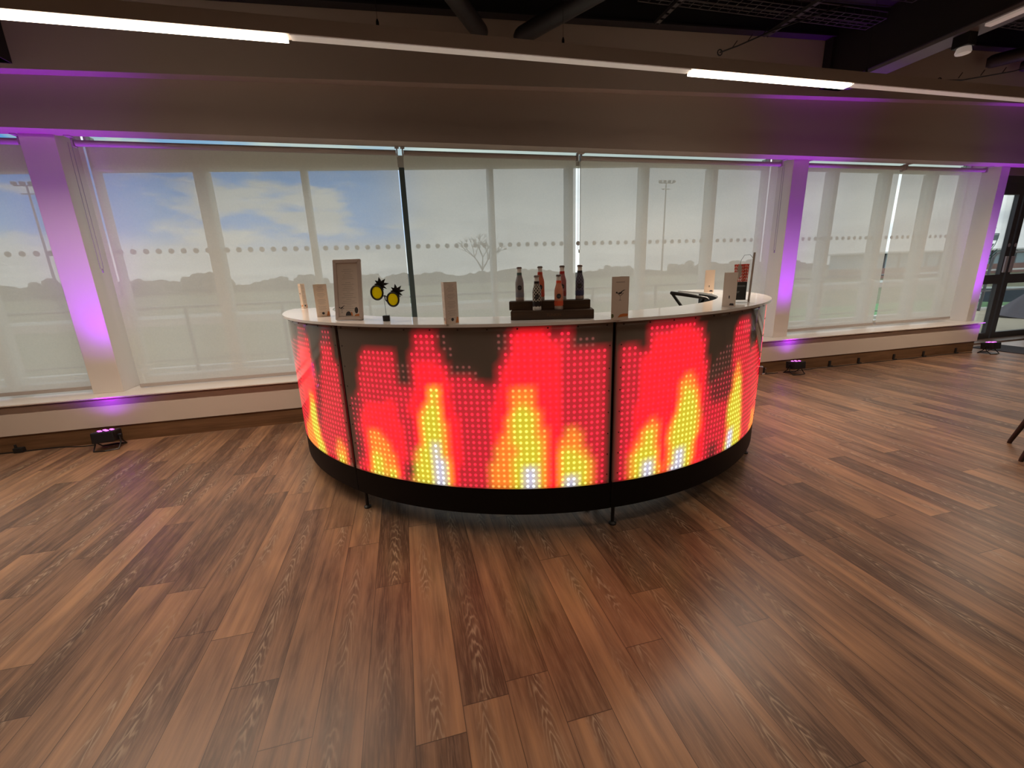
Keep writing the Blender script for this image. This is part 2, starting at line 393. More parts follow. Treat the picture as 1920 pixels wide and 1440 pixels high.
# ------------------------------------------------------------------ windows
def zhead(x): return min(2.495+.0295*x, 2.585)
bays = [
    (1, XL+.02, -2.87, [-6.5,-5.6,-4.65,-3.7], {}),
    (2, -2.61, 4.74, [-1.76,-.845,.118,1.07,2.005,2.98,3.94], {-1.76:.10,.118:.055,2.005:.06,-.845:.05,1.07:.05}),
    (3, 4.99, 8.32, [5.86,6.80,7.68], {})]
for n, x0, x1, mull, wd in bays:
    w = thing('window_%d' % n, None, None, ((x0+x1)/2, 5.05, .44)); w['kind'] = 'structure'
    off = w.location
    mb = MB(); mb.box((x0,5.0,.441),(x1,5.12,.50)); mb.box((x0,5.0,.5),(x0+.02,5.12,2.705)); mb.box((x1-.02,5.0,.5),(x1,5.12,2.705))
    nseg = 12
    for i in range(nseg):
        a = x0+(x1-x0)*i/nseg; b = x0+(x1-x0)*(i+1)/nseg
        slab(mb, a, b, 5.0, 5.12, zhead, lambda x: 2.612)
    mb.build('window_frame', M['frame'], w, off=off)
    mb = MB(); mb.box((x0+.02,5.05,2.612),(x1-.02,5.058,2.709)); mb.build('added_daylight_pane', M['topglass'], w, off=off)  # glass strip added above the header for a bright line over the rollers
    edges = [x0+.02]
    for mx in mull:
        ww = wd.get(mx, .07)
        mb = MB(); mb.box((mx-ww/2,5.0,.5),(mx+ww/2,5.16,zhead(mx)), bev=.003)
        mb.build('mullion', M['teal'] if mx in (.118,2.005) else M['frame'], w, off=off)
        edges += [mx-ww/2, mx+ww/2]
    edges.append(x1-.02)
    for a, b in zip(edges[::2], edges[1::2]):
        mb = MB(); mb.box((a,5.05,.5),(b,5.058,min(zhead(a),zhead(b)))); pn = mb.build('pane', M['glass'], w, off=off)
        mb = MB(); m_ = 8 if b-a > .7 else 6
        for i in range(m_):
            cx = (a+b)/2+(i-(m_-1)/2)*.106
            for kk in range(1):
                vs = [mb.bm.verts.new((cx+.0255*cos(2*pi*t/20), 5.046, 1.714+.0255*sin(2*pi*t/20))) for t in range(20)]
                vt = [mb.bm.verts.new((v.co.x, 5.0495, v.co.z)) for v in vs]
                mb.bm.faces.new(vs); mb.bm.faces.new(vt[::-1])
                for t in range(20): mb.bm.faces.new((vs[t],vs[(t+1)%20],vt[(t+1)%20],vt[t]))
        d = mb.build('safety_dots', M['dot'], pn, off=off)

# ------------------------------------------------------------------ roller blinds
def blind(x0, x1, label, zb=.458, chain=None):
    t = thing('roller_blind', label, 'blind', ((x0+x1)/2, 4.74, 2.57), 0, 'roller blinds along the window wall'); off = t.location
    mb = MB(); pts = [(x0+.01,4.738,2.571),(x1-.01,4.738,2.571)]
    mb.tube(pts, .0245, 20); mb.build('roller_tube', M['bar_alu'], t, smooth=True, off=off)
    n = 10; mb = MB()
    th = .0012
    prof = [(4.7615,2.572),(4.7615,2.3),(4.7615,1.6),(4.7615,1.0),(4.7615,zb+.01)]
    va = [[mb.bm.verts.new((x,y,z)) for y, z in prof] for x in (x0+.004, x1-.004)]
    for i in range(len(prof)-1): mb.bm.faces.new((va[0][i],va[1][i],va[1][i+1],va[0][i+1]))
    mb.build('screen_fabric', M['blind'], t, off=off, fix=False)
    mb = MB(); mb.box((x0+.004,4.752,zb-.012),(x1-.004,4.771,zb+.022), bev=.004); mb.build('bottom_bar', M['bar_alu'], t, off=off)
    for bx in (x0, x1):
        mb = MB(); mb.box((bx-.006,4.705,2.54),(bx+.006,4.765,2.605)); mb.box((bx-.02,4.655,2.604),(bx+.02,4.725,2.610)); mb.build('bracket', M['bar_alu'], t, off=off)
    if chain:
        cx, zl = chain
        mb = MB()
        L = [(cx, 4.712, 2.571)]+[(cx-.004, 4.712-.001*i, 2.571-(2.571-zl-.03)*i/8) for i in range(1,9)]
        L += [(cx+.012*math.cos(a)+.008, 4.704, zl+.012*math.sin(a)+.01) for a in (pi*1.1, 1.3*pi, 1.5*pi, 1.7*pi, 1.9*pi)]
        L += [(cx+.022, 4.704+.001*i, zl+.03+(2.571-zl-.03)*i/8) for i in range(1,9)]
        mb.tube(L, .0022, 6); ch = mb.build('bead_chain', M['chain'], t, off=off)
        mb = MB(); mb.lathe([(0,-.02),(.006,-.018),(.008,0),(.006,.016),(0,.018)], (cx+.009,4.704,zl-.012), 10); mb.build('chain_weight', M['chain'], ch, off=off)
    return t
blind(-5.2, -2.90, 'cream roller blind left of the left white column, cut off by the photo edge', zb=.475)
blind(-2.541, .082, 'widest cream roller blind right of the left column, blue sky showing through it', chain=(-2.572,1.55))
blind(.135, 1.971, 'cream roller blind in the middle, behind the bottles and between two narrow gaps', zb=.458, chain=(1.978,1.62))
blind(2.011, 4.646, 'cream roller blind left of the right purple-lit column, floodlight mast faintly behind it', chain=(4.66,1.56))
blind(5.02, 6.617, 'cream roller blind just right of the right purple-lit column', zb=.495)
blind(6.661, 8.155, 'rightmost cream roller blind, next to the charcoal glazed door', zb=.495)

# ------------------------------------------------------------------ door on the right
d = thing('door_1', None, None, (9.8,5.1,0)); d['kind'] = 'structure'; off = d.location
def dbox(name, a, b, mat='doorframe', par=None, bev=.003):
    mb = MB(); mb.box(a, b, bev=bev); return mb.build(name, M[mat], par or d, off=off)
dbox('door_frame', (8.62,5.10,2.50),(XR,5.20,2.69)); dbox('door_frame', (8.62,5.10,0),(8.72,5.20,2.5)); 
leaves = [(8.72,9.79),(9.83,10.90),(10.98,12.02),(12.06,13.1)]
for i, (a, b) in enumerate(leaves):
    s0 = .10; s1 = .13
    mb = MB(); mb.box((a,5.11,0.01),(a+s0,5.17,2.5)); mb.box((b-s0,5.11,.01),(b,5.17,2.5))
    mb.box((a+s0,5.11,.01),(b-s0,5.17,.115)); mb.box((a+s0,5.11,.945),(b-s0,5.17,1.095)); mb.box((a+s0,5.11,2.33),(b-s0,5.17,2.5))
    lf = mb.build('door_leaf', M['doorframe'], d, off=off)
    mb = MB(); mb.box((a+s0,5.135,.115),(b-s0,5.143,.945)); mb.box((a+s0,5.135,1.095),(b-s0,5.143,2.33)); mb.build('pane', M['glass'], lf, off=off)
    hx = b-.055 if i % 2 == 0 else a+.055
    mb = MB(); mb.box((hx-.03,5.085,1.125),(hx+.03,5.108,1.385), bev=.006); mb.build('pull_handle', M['handle'], lf, off=off)
    mb = MB(); mb.lathe([(0,-.002),(.03,-.002),(.03,.002),(0,.002)], (0,0,0), 16)
    bmesh.ops.rotate(mb.bm, verts=mb.bm.verts, cent=(0,0,0), matrix=Matrix.Rotation(pi/2,3,'X')); bmesh.ops.translate(mb.bm, verts=mb.bm.verts, vec=(hx,5.107,1.56)); mb.build('lock', M['handle'], lf, off=off)
mb = MB(); mb.box((13.1,5.1,0),(XR,5.2,2.5)); mb.build('door_frame', M['doorframe'], d, off=off)
# shield crest decal on the glass of the first leaf
cr = thing('crest_decal', 'grey shield crest sticker with a bird, on the upper glass of the charcoal door', 'sticker', (9.27,5.13,1.7)); off = cr.location
yy = 5.130
def pl(poly, name, th=.002, mat='crest', par=None, y=yy):
    mb = MB(); mb.plate(poly, (9.27,y,1.70), (1,0,0), (0,0,1), th); return mb.build(name, M[mat], par or cr, off=off)
sh = [(-.20,.05),(.22,.05),(.215,-.03),(.18,-.13),(.11,-.21),(.01,-.27),(-.09,-.21),(-.16,-.13),(-.195,-.03)]
mb = MB(); inner = [(x*.9+.001, y*.9-.012) for x, y in sh]
vo = [mb.bm.verts.new((9.27+x, yy, 1.70+z)) for x, z in sh]; vi = [mb.bm.verts.new((9.27+x, yy, 1.70+z)) for x, z in inner]
vo2 = [mb.bm.verts.new((v.co.x, yy+.002, v.co.z)) for v in vo]; vi2 = [mb.bm.verts.new((v.co.x, yy+.002, v.co.z)) for v in vi]
for i in range(len(sh)):
    j = (i+1) % len(sh); mb.bm.faces.new((vo[i],vo[j],vi[j],vi[i])); mb.bm.faces.new((vo2[j],vo2[i],vi2[i],vi2[j])); mb.bm.faces.new((vo[j],vo[i],vo2[i],vo2[j])); mb.bm.faces.new((vi[i],vi[j],vi2[j],vi2[i]))
mb.build('shield_outline', M['crest'], cr, off=off)
mb = MB()
for poly in ([(-.14,.03),(-.04,.03),(-.04,-.06),(-.14,-.06)],[(.05,.03),(.20,.03),(.19,-.06),(.05,-.06)],[(-.11,-.11),(.16,-.11),(.08,-.20),(-.03,-.20)],[(-.01,.03),(.02,.03),(.02,-.08),(-.01,-.08)]):
    mb.plate(poly, (9.27,yy,1.70), (1,0,0), (0,0,1), .002)
mb.build('shield_fields', M['crest'], cr, off=off)
pl([(-.12,.20),(-.03,.17),(.03,.19),(.12,.13),(.06,.12),(.02,.10),(.03,.06),(-.01,.06),(-.03,.10),(-.07,.13)], 'bird')
mb = MB(); mb.tube([(9.27-.25+.5*t/12, yy+.001, 1.70-.20-.13*sin(pi*t/12)) for t in range(13)], .006, 6); mb.tube([(9.27-.25+.5*t/12, yy+.001, 1.70-.25-.13*sin(pi*t/12)) for t in range(13)], .006, 6)
mb.build('ribbon', M['crest'], cr, off=off)

# entrance mat and thresholds
mb = MB(); mb.box((8.66,2.9,0.0),(9.30,4.72,.008)); o = mb.build('entrance_mat', M['mat']); tag(o, 'dark grey entrance mat on the wooden floor in front of the glazed door', 'mat')
mb = MB(); mb.box((9.31,2.9,0.0),(XR,4.80,.005)); structure(mb.build('trim_20', M['alufloor']))
mb = MB(); mb.box((8.63,4.86,0),(13.3,5.10,.02), bev=.003); structure(mb.build('trim_21', M['thresh']))

# ------------------------------------------------------------------ roof steel and services
def longbeam(y, depth=.22, fl=.10):
    mb = MB()
    slab(mb, XL, XR, y-fl/2, y+fl/2, zdeck, lambda x: zdeck(x)+.015)
    slab(mb, XL, XR, y-.01, y+.01, lambda x: zdeck(x)+.015, lambda x: zdeck(x)+.31)
    slab(mb, XL, XR, y-fl/2, y+fl/2, lambda x: zdeck(x)+.29, lambda x: zdeck(x)+.31)
    return mb
for i, y in enumerate((4.33, 3.72, 3.05, 2.3)):
    structure(longbeam(y).build('trim_%d' % (30+i), M['steel_black']))
for i, (x, zb, pos) in enumerate(((-2.74, 3.005, 'left'), (4.865, 3.255, 'right'), (12.3, 3.5, 'far right'))):
    mb = MB(); mb.box((x-.12,-7.4,zb),(x+.12,4.395,zb+.02)); mb.box((x-.012,-7.4,zb+.02),(x+.012,4.395,zb+.62)); mb.box((x-.11,-7.4,zb+.02),(x-.10,4.395,zb+.60))
    mb.box((x-.15,4.30,zb),(x+.13,4.398,zb+.62))
    structure(mb.build('trim_%d' % (40+i), M['steel_black']))
# diagonal tubular braces meeting near the middle of the bay
def brace(p, q, label):
    P, Q = Vector(p), Vector(q); d_ = (Q-P).normalized()
    mb = MB(); mb.tube([P, P+d_*.03, P+d_*.06, Q], [.045,.064,.07,.07], 20)
    o = mb.build('roof_brace', M['pipe'], smooth=True); tag(o, label, 'brace', 'black tubular roof braces')
brace((.90,4.32,3.43), (-1.7,.16,3.43), 'black tubular roof brace, the left one of the V above the bottles')
brace((1.215,4.32,3.43), (4.35,-1.1,3.43), 'black tubular roof brace, the right one of the V above the bottles')
brace((7.02,4.3,3.63), (7.9,2.9,3.66), 'black tube end high at the right, nearer to the black cross beam')
brace((7.60,4.3,3.63), (8.5,2.9,3.66), 'black tube at the top right corner, beside another shorter tube')
# cable trays
def tray(y, x0, x1, z, label):
    t = thing('cable_tray', label, 'cable tray', ((x0+x1)/2, y, z), 0, 'wire cable trays under the roof'); off = t.location
    mb = MB()
    for yy_ in (-.10,-.05,0,.05,.10): mb.tube([(x0,y+yy_,z+.03*(x0-2)/1.0*.0),(x1,y+yy_,z)], .004, 6)
    for yy_ in (-.10,.10): mb.tube([(x0,y+yy_,z+.05),(x1,y+yy_,z+.05)], .005, 6)
    mb.build('long_wires', M['tray'], t, off=off)
    mb = MB(); n = int((x1-x0)/.1)
    for i in range(n+1):
        x = x0+(x1-x0)*i/n; mb.tube([(x,y-.10,z+.05),(x,y-.10,z),(x,y+.10,z),(x,y+.10,z+.05)], .003, 5)
    o = mb.build('cross_wires', M['tray'], t, off=off)
    return t
tray(3.86, 2.2, 4.72, 3.62, 'wire cable tray under the roof, left of the black cross beam, nearest the bulkhead')
tray(3.45, 2.0, 4.72, 3.64, 'wire cable tray under the roof, left of the cross beam, further from the bulkhead')
tray(3.7, 5.1, 9.5, 3.70, 'wire cable tray at the top right, beyond the black cross beam')
for (x, lab) in ((2.53,'short grey slotted channel under the roof above the gap between blinds'), (3.76,'short grey slotted channel under the roof, the one nearer the black cross beam')):
    t = thing('strut_channel', lab, 'bracket', (x,3.9,3.6), 0, 'slotted strut channels'); off = t.location
    mb = MB(); mb.box((x-.02,3.2,3.585),(x-.017,4.2,3.615)); mb.box((x+.017,3.2,3.585),(x+.02,4.2,3.615)); 
    for i in range(12): mb.box((x-.017,3.2+i*.083,3.585),(x+.017,3.2+i*.083+.055,3.588))
    mb.build('channel', M['tray'], t, off=off)
# thin hooked wires
for P, lab in (([(2.78,3.6,3.13),(2.95,3.6,3.19),(3.25,3.58,3.31),(3.9,3.5,3.52)], 'thin black hooked wire hanging above the lit strip at right centre'),
               ([(5.30,3.6,3.08),(5.6,3.6,3.10),(6.28,3.6,3.22),(7.2,3.6,3.45)], 'thin black wire with twigs hanging at the right, below the cross beam')):
    mb = MB(); mb.tube(P, .006, 6)
    for i in range(3):
        a = Vector(P[0]).lerp(Vector(P[2]), .25+.3*i); mb.tube([a, a+Vector((.04,0,.05))], .004, 5)
    p0 = Vector(P[0]); mb.tube([p0+Vector((.022*cos(t),0,.022*sin(t))) for t in [2*pi*q/10 for q in range(10)]], .005, 5, closed=True)
    o = mb.build('hanging_wire', M['cable']); tag(o, lab, 'wire', 'hooked wires under the roof')

# ------------------------------------------------------------------ linear pendant luminaires
lm = thing('linear_pendant_light', 'long white suspended strip light across the bulkhead, lit at two places', 'ceiling light', (0,3.21,2.84)); off = lm.location
mb = MB(); mb.box((-6.5,3.17,2.805),(9.0,3.25,2.89), bev=.002); mb.build('housing', M['lum'], lm, off=off)
for x0, x1, on in ((-3.3,-.52,1),(2.24,3.73,1),(6.4,7.9,1),(-6.48,-3.32,0),(-.50,2.22,0),(3.75,6.38,0),(7.92,8.98,0)):  # rightmost lit section is out of view, added to brighten the right wall
    mb = MB()
    if on: mb.box((x0,3.176,2.786),(x1,3.250,2.8045), bev=.004)
    else: mb.box((x0,3.176,2.800),(x1,3.244,2.8045))
    o = mb.build('lit_diffuser' if on else 'diffuser', M['diff_on' if on else 'diff_off_glow'], lm, off=off)
    if on: o['label'] = 'glowing warm white diffuser'
for xa, xb, pw in ((-3.3,-.52,44),(2.24,3.73,38),(6.4,7.9,38)):
    L = bpy.data.lights.new('pendant_glow', 'AREA'); L.shape = 'RECTANGLE'; L.size = xb-xa; L.size_y = .07; L.energy = pw; L.color = (1.0,.80,.62); L.spread = radians(140)
    lo = bpy.data.objects.new('pendant_glow', L); COL.objects.link(lo); lo.location = ((xa+xb)/2, 3.213, 2.780)
for x in (-5.5,-2.4,.01,1.23,3.9,6.2):
    mb = MB(); mb.lathe([(0,0),(.022,0),(.022,.008),(.009,.010),(.009,.035),(.004,.05),(0,.05)], (x,3.21,2.89), 12); h = mb.build('suspension_fitting', M['post'], lm, off=off)
    mb = MB(); mb.tube([(x,3.21,2.935),(x,3.21,zdeck(x)+.30)], .0012, 5); mb.build('suspension_wire', M['cable'], h, off=off)
# track strip with spotlight along the black cross beam
tr = thing('track_light', 'grey track strip with a small round spotlight under the black cross beam', 'track light', (5.0,2.6,3.2)); off = tr.location
mb = MB(); mb.box((4.765,-1.5,3.225),(4.985,4.28,3.254)); mb.build('track', M['trim_grey'], tr, off=off)
mb = MB(); mb.box((4.79,1.2,3.205),(4.86,3.00,3.226), bev=.004); mb.build('diffuser', M['diff_off_glow'], tr, off=off)
mb = MB(); mb.box((4.80,3.10,3.13),(4.90,3.22,3.226), bev=.006); sp_ = mb.build('spotlight', M['post'], tr, off=off)
mb = MB(); mb.lathe([(0,0),(.05,0),(.055,.012),(.045,.05),(0,.05)], (4.86,3.16,3.085), 20); mb.build('spot_lens', M['diff_off_glow'], sp_, off=off, smooth=True)
# unseen pendant rows, added to light the floor and low wall
def fill_pendant_row(y, x0, x1, label, es='diff_fill'):
    t = thing('linear_pendant_light', label, 'ceiling light', ((x0+x1)/2,y,3.0)); off = t.location
    mb = MB(); mb.box((x0,y-.06,3.0),(x1,y+.06,3.09)); mb.build('housing', M['lum'], t, off=off)
    mb = MB(); mb.box((x0+.02,y-.055,2.985),(x1-.02,y+.055,2.9995)); mb.build('lit_diffuser', M[es], t, off=off)
    # fill lamp, spread narrowed to keep light off the bulkhead
    L = bpy.data.lights.new('pendant_glow', 'AREA'); L.shape = 'RECTANGLE'; L.size = x1-x0; L.size_y = .5; L.energy = 28; L.color = (1.0,.80,.62); L.spread = radians(125)
    lo = bpy.data.objects.new('pendant_glow', L); COL.objects.link(lo); lo.location = ((x0+x1)/2, y, 2.97)
M['diff_fill'] = pm('diffuser_fill_lit', (.9,.88,.84), .5, noise=0, emit=(1.0,.80,.60), es=2.0)
fill_pendant_row(1.0, -5.5, 9.5, 'added unseen fill strip light above the camera, nearest row')
fill_pendant_row(-1.2, -5.5, 9.5, 'added unseen fill strip light behind the camera, second row')
fill_pendant_row(-3.6, -5.5, 9.5, 'added unseen fill strip light behind the camera, third row')

# ------------------------------------------------------------------ the curved LED bar
BX, BY, BR = 1.078, 3.874, 1.955
LED = {1: (
(0, 32, 2, 5, 0, 7, 2, 3, 0, 1),
(0, 32, 2, 5, 0, 7, 2, 3, 0, 1),
(0, 31, 2, 5, 3, 2, 0, 5, 2, 4, 0, 1),
(2, 2, 0, 24, 2, 5, 3, 7, 0, 5, 3, 4, 0, 1),
(2, 3, 0, 15, 2, 12, 3, 8, 0, 5, 3, 4, 0, 1),
(2, 3, 0, 6, 2, 20, 3, 3, 4, 5, 3, 1, 0, 5, 3, 4, 0, 1),
(2, 1, 3, 2, 2, 25, 3, 3, 4, 6, 3, 1, 0, 4, 3, 6),
(3, 5, 2, 22, 3, 4, 4, 6, 3, 2, 0, 3, 3, 6),
(3, 6, 2, 19, 3, 6, 4, 6, 3, 2, 0, 3, 3, 6),
(3, 7, 2, 14, 3, 9, 4, 7, 3, 2, 0, 1, 2, 1, 3, 7),
(4, 3, 3, 6, 2, 6, 3, 15, 4, 7, 3, 2, 2, 2, 3, 7),
(4, 3, 3, 26, 4, 8, 3, 2, 2, 2, 3, 7),
(4, 4, 3, 25, 4, 8, 3, 1, 2, 2, 3, 8),
(4, 4, 3, 24, 4, 9, 3, 1, 2, 2, 3, 8),
(4, 5, 3, 24, 4, 4, 5, 3, 4, 1, 3, 1, 2, 2, 3, 8),
(4, 5, 3, 24, 4, 4, 5, 3, 3, 2, 2, 2, 3, 8),
(4, 6, 3, 23, 4, 4, 6, 3, 3, 1, 2, 2, 3, 9),
(4, 6, 3, 23, 4, 3, 5, 1, 6, 3, 3, 1, 2, 2, 3, 9),
(4, 7, 3, 22, 4, 3, 6, 4, 3, 1, 2, 2, 3, 9),
(4, 7, 3, 23, 4, 1, 5, 1, 6, 4, 3, 1, 2, 1, 3, 10),
(4, 6, 3, 24, 5, 2, 6, 4, 3, 1, 2, 1, 3, 10),
(5, 1, 4, 5, 3, 23, 5, 3, 6, 4, 5, 1, 2, 1, 3, 10),
(5, 1, 4, 5, 3, 21, 5, 5, 6, 4, 5, 1, 3, 7, 5, 2, 3, 2),
(5, 1, 4, 5, 3, 19, 5, 7, 6, 4, 5, 1, 3, 7, 5, 3, 3, 1),
(5, 2, 4, 4, 3, 19, 5, 8, 6, 4, 5, 1, 3, 5, 5, 4, 3, 1),
(6, 1, 5, 1, 4, 4, 3, 19, 5, 9, 6, 4, 3, 5, 5, 1, 6, 2, 5, 1, 3, 1),
(6, 2, 5, 1, 4, 2, 3, 20, 5, 9, 6, 4, 5, 1, 3, 5, 6, 2, 5, 1, 3, 1)),
2: (
(0, 16, 3, 4, 1, 2, 0, 8, 1, 2, 3, 1, 4, 5, 3, 1, 0, 1, 3, 2, 0, 6),
(0, 16, 3, 4, 0, 1, 1, 1, 0, 8, 1, 2, 3, 1, 4, 5, 3, 4, 1, 4, 0, 2),
(0, 16, 3, 4, 0, 1, 1, 2, 0, 7, 1, 2, 3, 1, 4, 7, 3, 2, 1, 4, 0, 2),
(0, 5, 3, 7, 0, 3, 3, 6, 0, 1, 1, 1, 0, 8, 3, 2, 4, 7, 3, 8),
(0, 4, 3, 8, 0, 3, 3, 6, 0, 10, 3, 1, 4, 8, 3, 8),
(0, 4, 3, 8, 1, 3, 3, 1, 4, 4, 3, 2, 1, 4, 0, 4, 3, 2, 4, 8, 3, 8),
(0, 4, 3, 8, 1, 3, 3, 1, 4, 5, 3, 1, 1, 5, 0, 3, 3, 1, 4, 9, 3, 8),
(0, 3, 3, 9, 1, 3, 3, 1, 4, 5, 3, 5, 1, 1, 0, 3, 3, 1, 4, 9, 3, 8),
(0, 3, 3, 9, 1, 3, 3, 1, 4, 6, 3, 6, 0, 1, 3, 2, 4, 9, 3, 8),
(0, 3, 3, 13, 4, 2, 6, 2, 4, 2, 3, 8, 4, 2, 5, 4, 4, 4, 3, 8),
(0, 3, 3, 12, 4, 3, 6, 2, 4, 1, 3, 9, 4, 2, 5, 4, 4, 4, 3, 8),
(0, 2, 3, 13, 4, 3, 6, 1, 5, 1, 4, 2, 3, 8, 4, 2, 5, 4, 4, 4, 3, 8),
(2, 3, 3, 6, 4, 2, 3, 3, 4, 3, 6, 3, 4, 2, 3, 7, 4, 3, 5, 1, 6, 2, 5, 1, 4, 4, 3, 8),
(2, 3, 3, 1, 4, 7, 3, 3, 4, 2, 5, 1, 6, 3, 4, 2, 3, 7, 4, 3, 6, 4, 5, 1, 4, 3, 3, 8),
(2, 2, 3, 2, 4, 7, 3, 4, 4, 1, 6, 4, 4, 3, 3, 6, 4, 2, 5, 1, 6, 4, 5, 1, 4, 3, 3, 8),
(2, 2, 3, 1, 4, 8, 3, 4, 4, 1, 6, 4, 5, 1, 4, 2, 3, 6, 4, 2, 5, 1, 6, 4, 5, 1, 4, 3, 3, 8),
(2, 2, 3, 1, 4, 9, 3, 3, 4, 1, 6, 4, 5, 1, 4, 2, 3, 6, 4, 2, 5, 1, 6, 4, 5, 2, 4, 2, 3, 1, 5, 2, 3, 5),
(2, 1, 3, 2, 4, 9, 3, 3, 4, 1, 6, 4, 5, 1, 4, 2, 3, 6, 4, 1, 5, 2, 6, 4, 5, 2, 4, 2, 3, 1, 5, 3, 3, 4),
(2, 1, 3, 2, 4, 1, 5, 3, 4, 5, 3, 3, 4, 1, 6, 4, 5, 1, 4, 2, 3, 6, 4, 1, 5, 2, 6, 5, 5, 1, 4, 2, 5, 4, 3, 4),
(2, 2, 3, 1, 4, 1, 5, 4, 4, 4, 3, 3, 4, 1, 6, 2, 7, 1, 6, 1, 5, 1, 4, 2, 3, 6, 5, 4, 6, 4, 5, 1, 4, 2, 5, 4, 3, 4),
(2, 2, 3, 1, 4, 1, 5, 5, 4, 3, 3, 3, 6, 3, 7, 1, 6, 1, 5, 1, 4, 2, 3, 6, 5, 4, 6, 4, 5, 1, 4, 2, 6, 3, 5, 2, 3, 3),
(2, 2, 3, 1, 4, 1, 5, 5, 4, 3, 3, 2, 5, 1, 6, 3, 7, 1, 6, 1, 5, 1, 4, 2, 3, 6, 5, 3, 6, 5, 5, 1, 4, 2, 6, 4, 5, 1, 3, 3),
(2, 2, 3, 1, 4, 1, 5, 1, 6, 1, 5, 4, 4, 2, 3, 2, 5, 1, 6, 3, 7, 2, 6, 1, 4, 2, 3, 5, 5, 4, 6, 5, 5, 1, 4, 2, 6, 5, 5, 1, 3, 2),
(2, 2, 3, 1, 4, 1, 6, 3, 5, 3, 4, 1, 3, 2, 2, 1, 6, 4, 7, 2, 6, 1, 4, 1, 3, 6, 5, 4, 6, 2, 7, 2, 6, 1, 5, 1, 4, 2, 6, 5, 5, 1, 3, 2),
(2, 1, 3, 2, 4, 1, 6, 3, 5, 3, 4, 1, 3, 1, 2, 2, 6, 4, 7, 2, 6, 1, 4, 1, 3, 6, 5, 4, 6, 2, 7, 2, 6, 1, 5, 1, 4, 2, 6, 5, 5, 1, 3, 2),
(3, 2, 4, 2, 6, 3, 5, 1, 6, 2, 4, 1, 3, 1, 2, 2, 6, 4, 7, 2, 6, 1, 4, 1, 3, 6, 5, 4, 6, 2, 7, 2, 6, 1, 5, 1, 4, 2, 6, 1, 7, 2, 6, 2, 5, 1, 3, 2),
(3, 3, 5, 1, 6, 3, 5, 1, 6, 2, 4, 1, 3, 1, 2, 1, 5, 1, 6, 4, 7, 2, 6, 1, 4, 1, 3, 6, 5, 4, 6, 2, 7, 2, 6, 1, 5, 1, 4, 2, 6, 1, 7, 2, 6, 2, 5, 1, 3, 2)),
3: (
(0, 5, 3, 10, 0, 33),
(0, 5, 3, 5, 4, 4, 3, 3, 0, 11, 3, 5, 0, 15),
(0, 5, 3, 1, 4, 10, 3, 1, 0, 10, 3, 7, 0, 14),
(3, 3, 0, 2, 3, 1, 4, 10, 3, 2, 0, 9, 3, 7, 0, 14),
(3, 6, 4, 11, 3, 1, 0, 9, 3, 7, 0, 14),
(3, 4, 4, 13, 3, 1, 0, 6, 1, 3, 3, 7, 0, 14),
(3, 4, 4, 13, 3, 1, 0, 4, 1, 5, 3, 8, 0, 4, 3, 1, 0, 8),
(3, 4, 4, 13, 3, 2, 0, 2, 1, 6, 3, 8, 0, 1, 3, 5, 0, 7),
(3, 4, 4, 14, 3, 1, 0, 1, 1, 7, 3, 15, 0, 6),
(3, 4, 4, 9, 5, 2, 4, 3, 3, 1, 1, 8, 3, 2, 5, 1, 3, 14, 0, 4),
(3, 4, 4, 8, 5, 4, 4, 2, 3, 1, 1, 5, 2, 4, 3, 1, 5, 2, 3, 14, 0, 3),
(3, 4, 4, 8, 5, 1, 6, 1, 5, 2, 4, 2, 3, 1, 1, 2, 2, 7, 5, 3, 3, 16, 0, 1),
(3, 4, 4, 8, 5, 1, 6, 3, 5, 1, 4, 1, 3, 2, 2, 8, 5, 2, 6, 1, 5, 1, 3, 16),
(3, 3, 4, 9, 5, 1, 6, 3, 5, 1, 4, 1, 3, 2, 2, 8, 5, 1, 6, 3, 3, 16),
(3, 3, 4, 9, 6, 5, 4, 1, 3, 2, 2, 8, 5, 1, 6, 3, 3, 16),
(3, 3, 4, 9, 6, 5, 4, 1, 3, 3, 2, 6, 5, 1, 6, 4, 5, 1, 3, 15),
(3, 3, 4, 3, 5, 1, 4, 4, 5, 1, 6, 5, 5, 1, 3, 8, 2, 1, 5, 1, 6, 4, 5, 1, 3, 15),
(3, 3, 4, 2, 5, 3, 4, 3, 6, 6, 5, 1, 3, 9, 6, 6, 3, 15),
(3, 3, 4, 1, 5, 1, 6, 2, 5, 1, 4, 2, 5, 1, 6, 6, 5, 1, 4, 1, 3, 8, 6, 6, 3, 15),
(3, 3, 4, 1, 5, 1, 6, 2, 5, 1, 4, 2, 5, 1, 6, 6, 5, 1, 4, 1, 3, 8, 6, 6, 5, 1, 3, 14),
(3, 2, 4, 1, 5, 2, 6, 2, 5, 1, 4, 2, 6, 7, 5, 1, 4, 1, 3, 8, 6, 6, 5, 1, 3, 14),
(3, 2, 4, 1, 5, 1, 6, 3, 5, 1, 4, 2, 5, 1, 6, 6, 4, 2, 3, 8, 5, 1, 6, 6, 3, 14),
(3, 2, 5, 1, 6, 5, 4, 2, 5, 1, 6, 5, 5, 1, 4, 2, 3, 8, 5, 1, 6, 6, 3, 8, 5, 2, 3, 4),
(3, 2, 5, 1, 6, 5, 4, 2, 5, 1, 6, 1, 7, 2, 6, 2, 5, 1, 4, 2, 3, 8, 5, 1, 7, 2, 6, 4, 3, 8, 5, 6),
(3, 2, 5, 1, 6, 2, 7, 2, 6, 1, 4, 2, 5, 1, 6, 1, 7, 2, 6, 2, 5, 1, 4, 2, 3, 2, 2, 3, 3, 3, 5, 1, 7, 2, 6, 4, 5, 1, 3, 7, 5, 6),
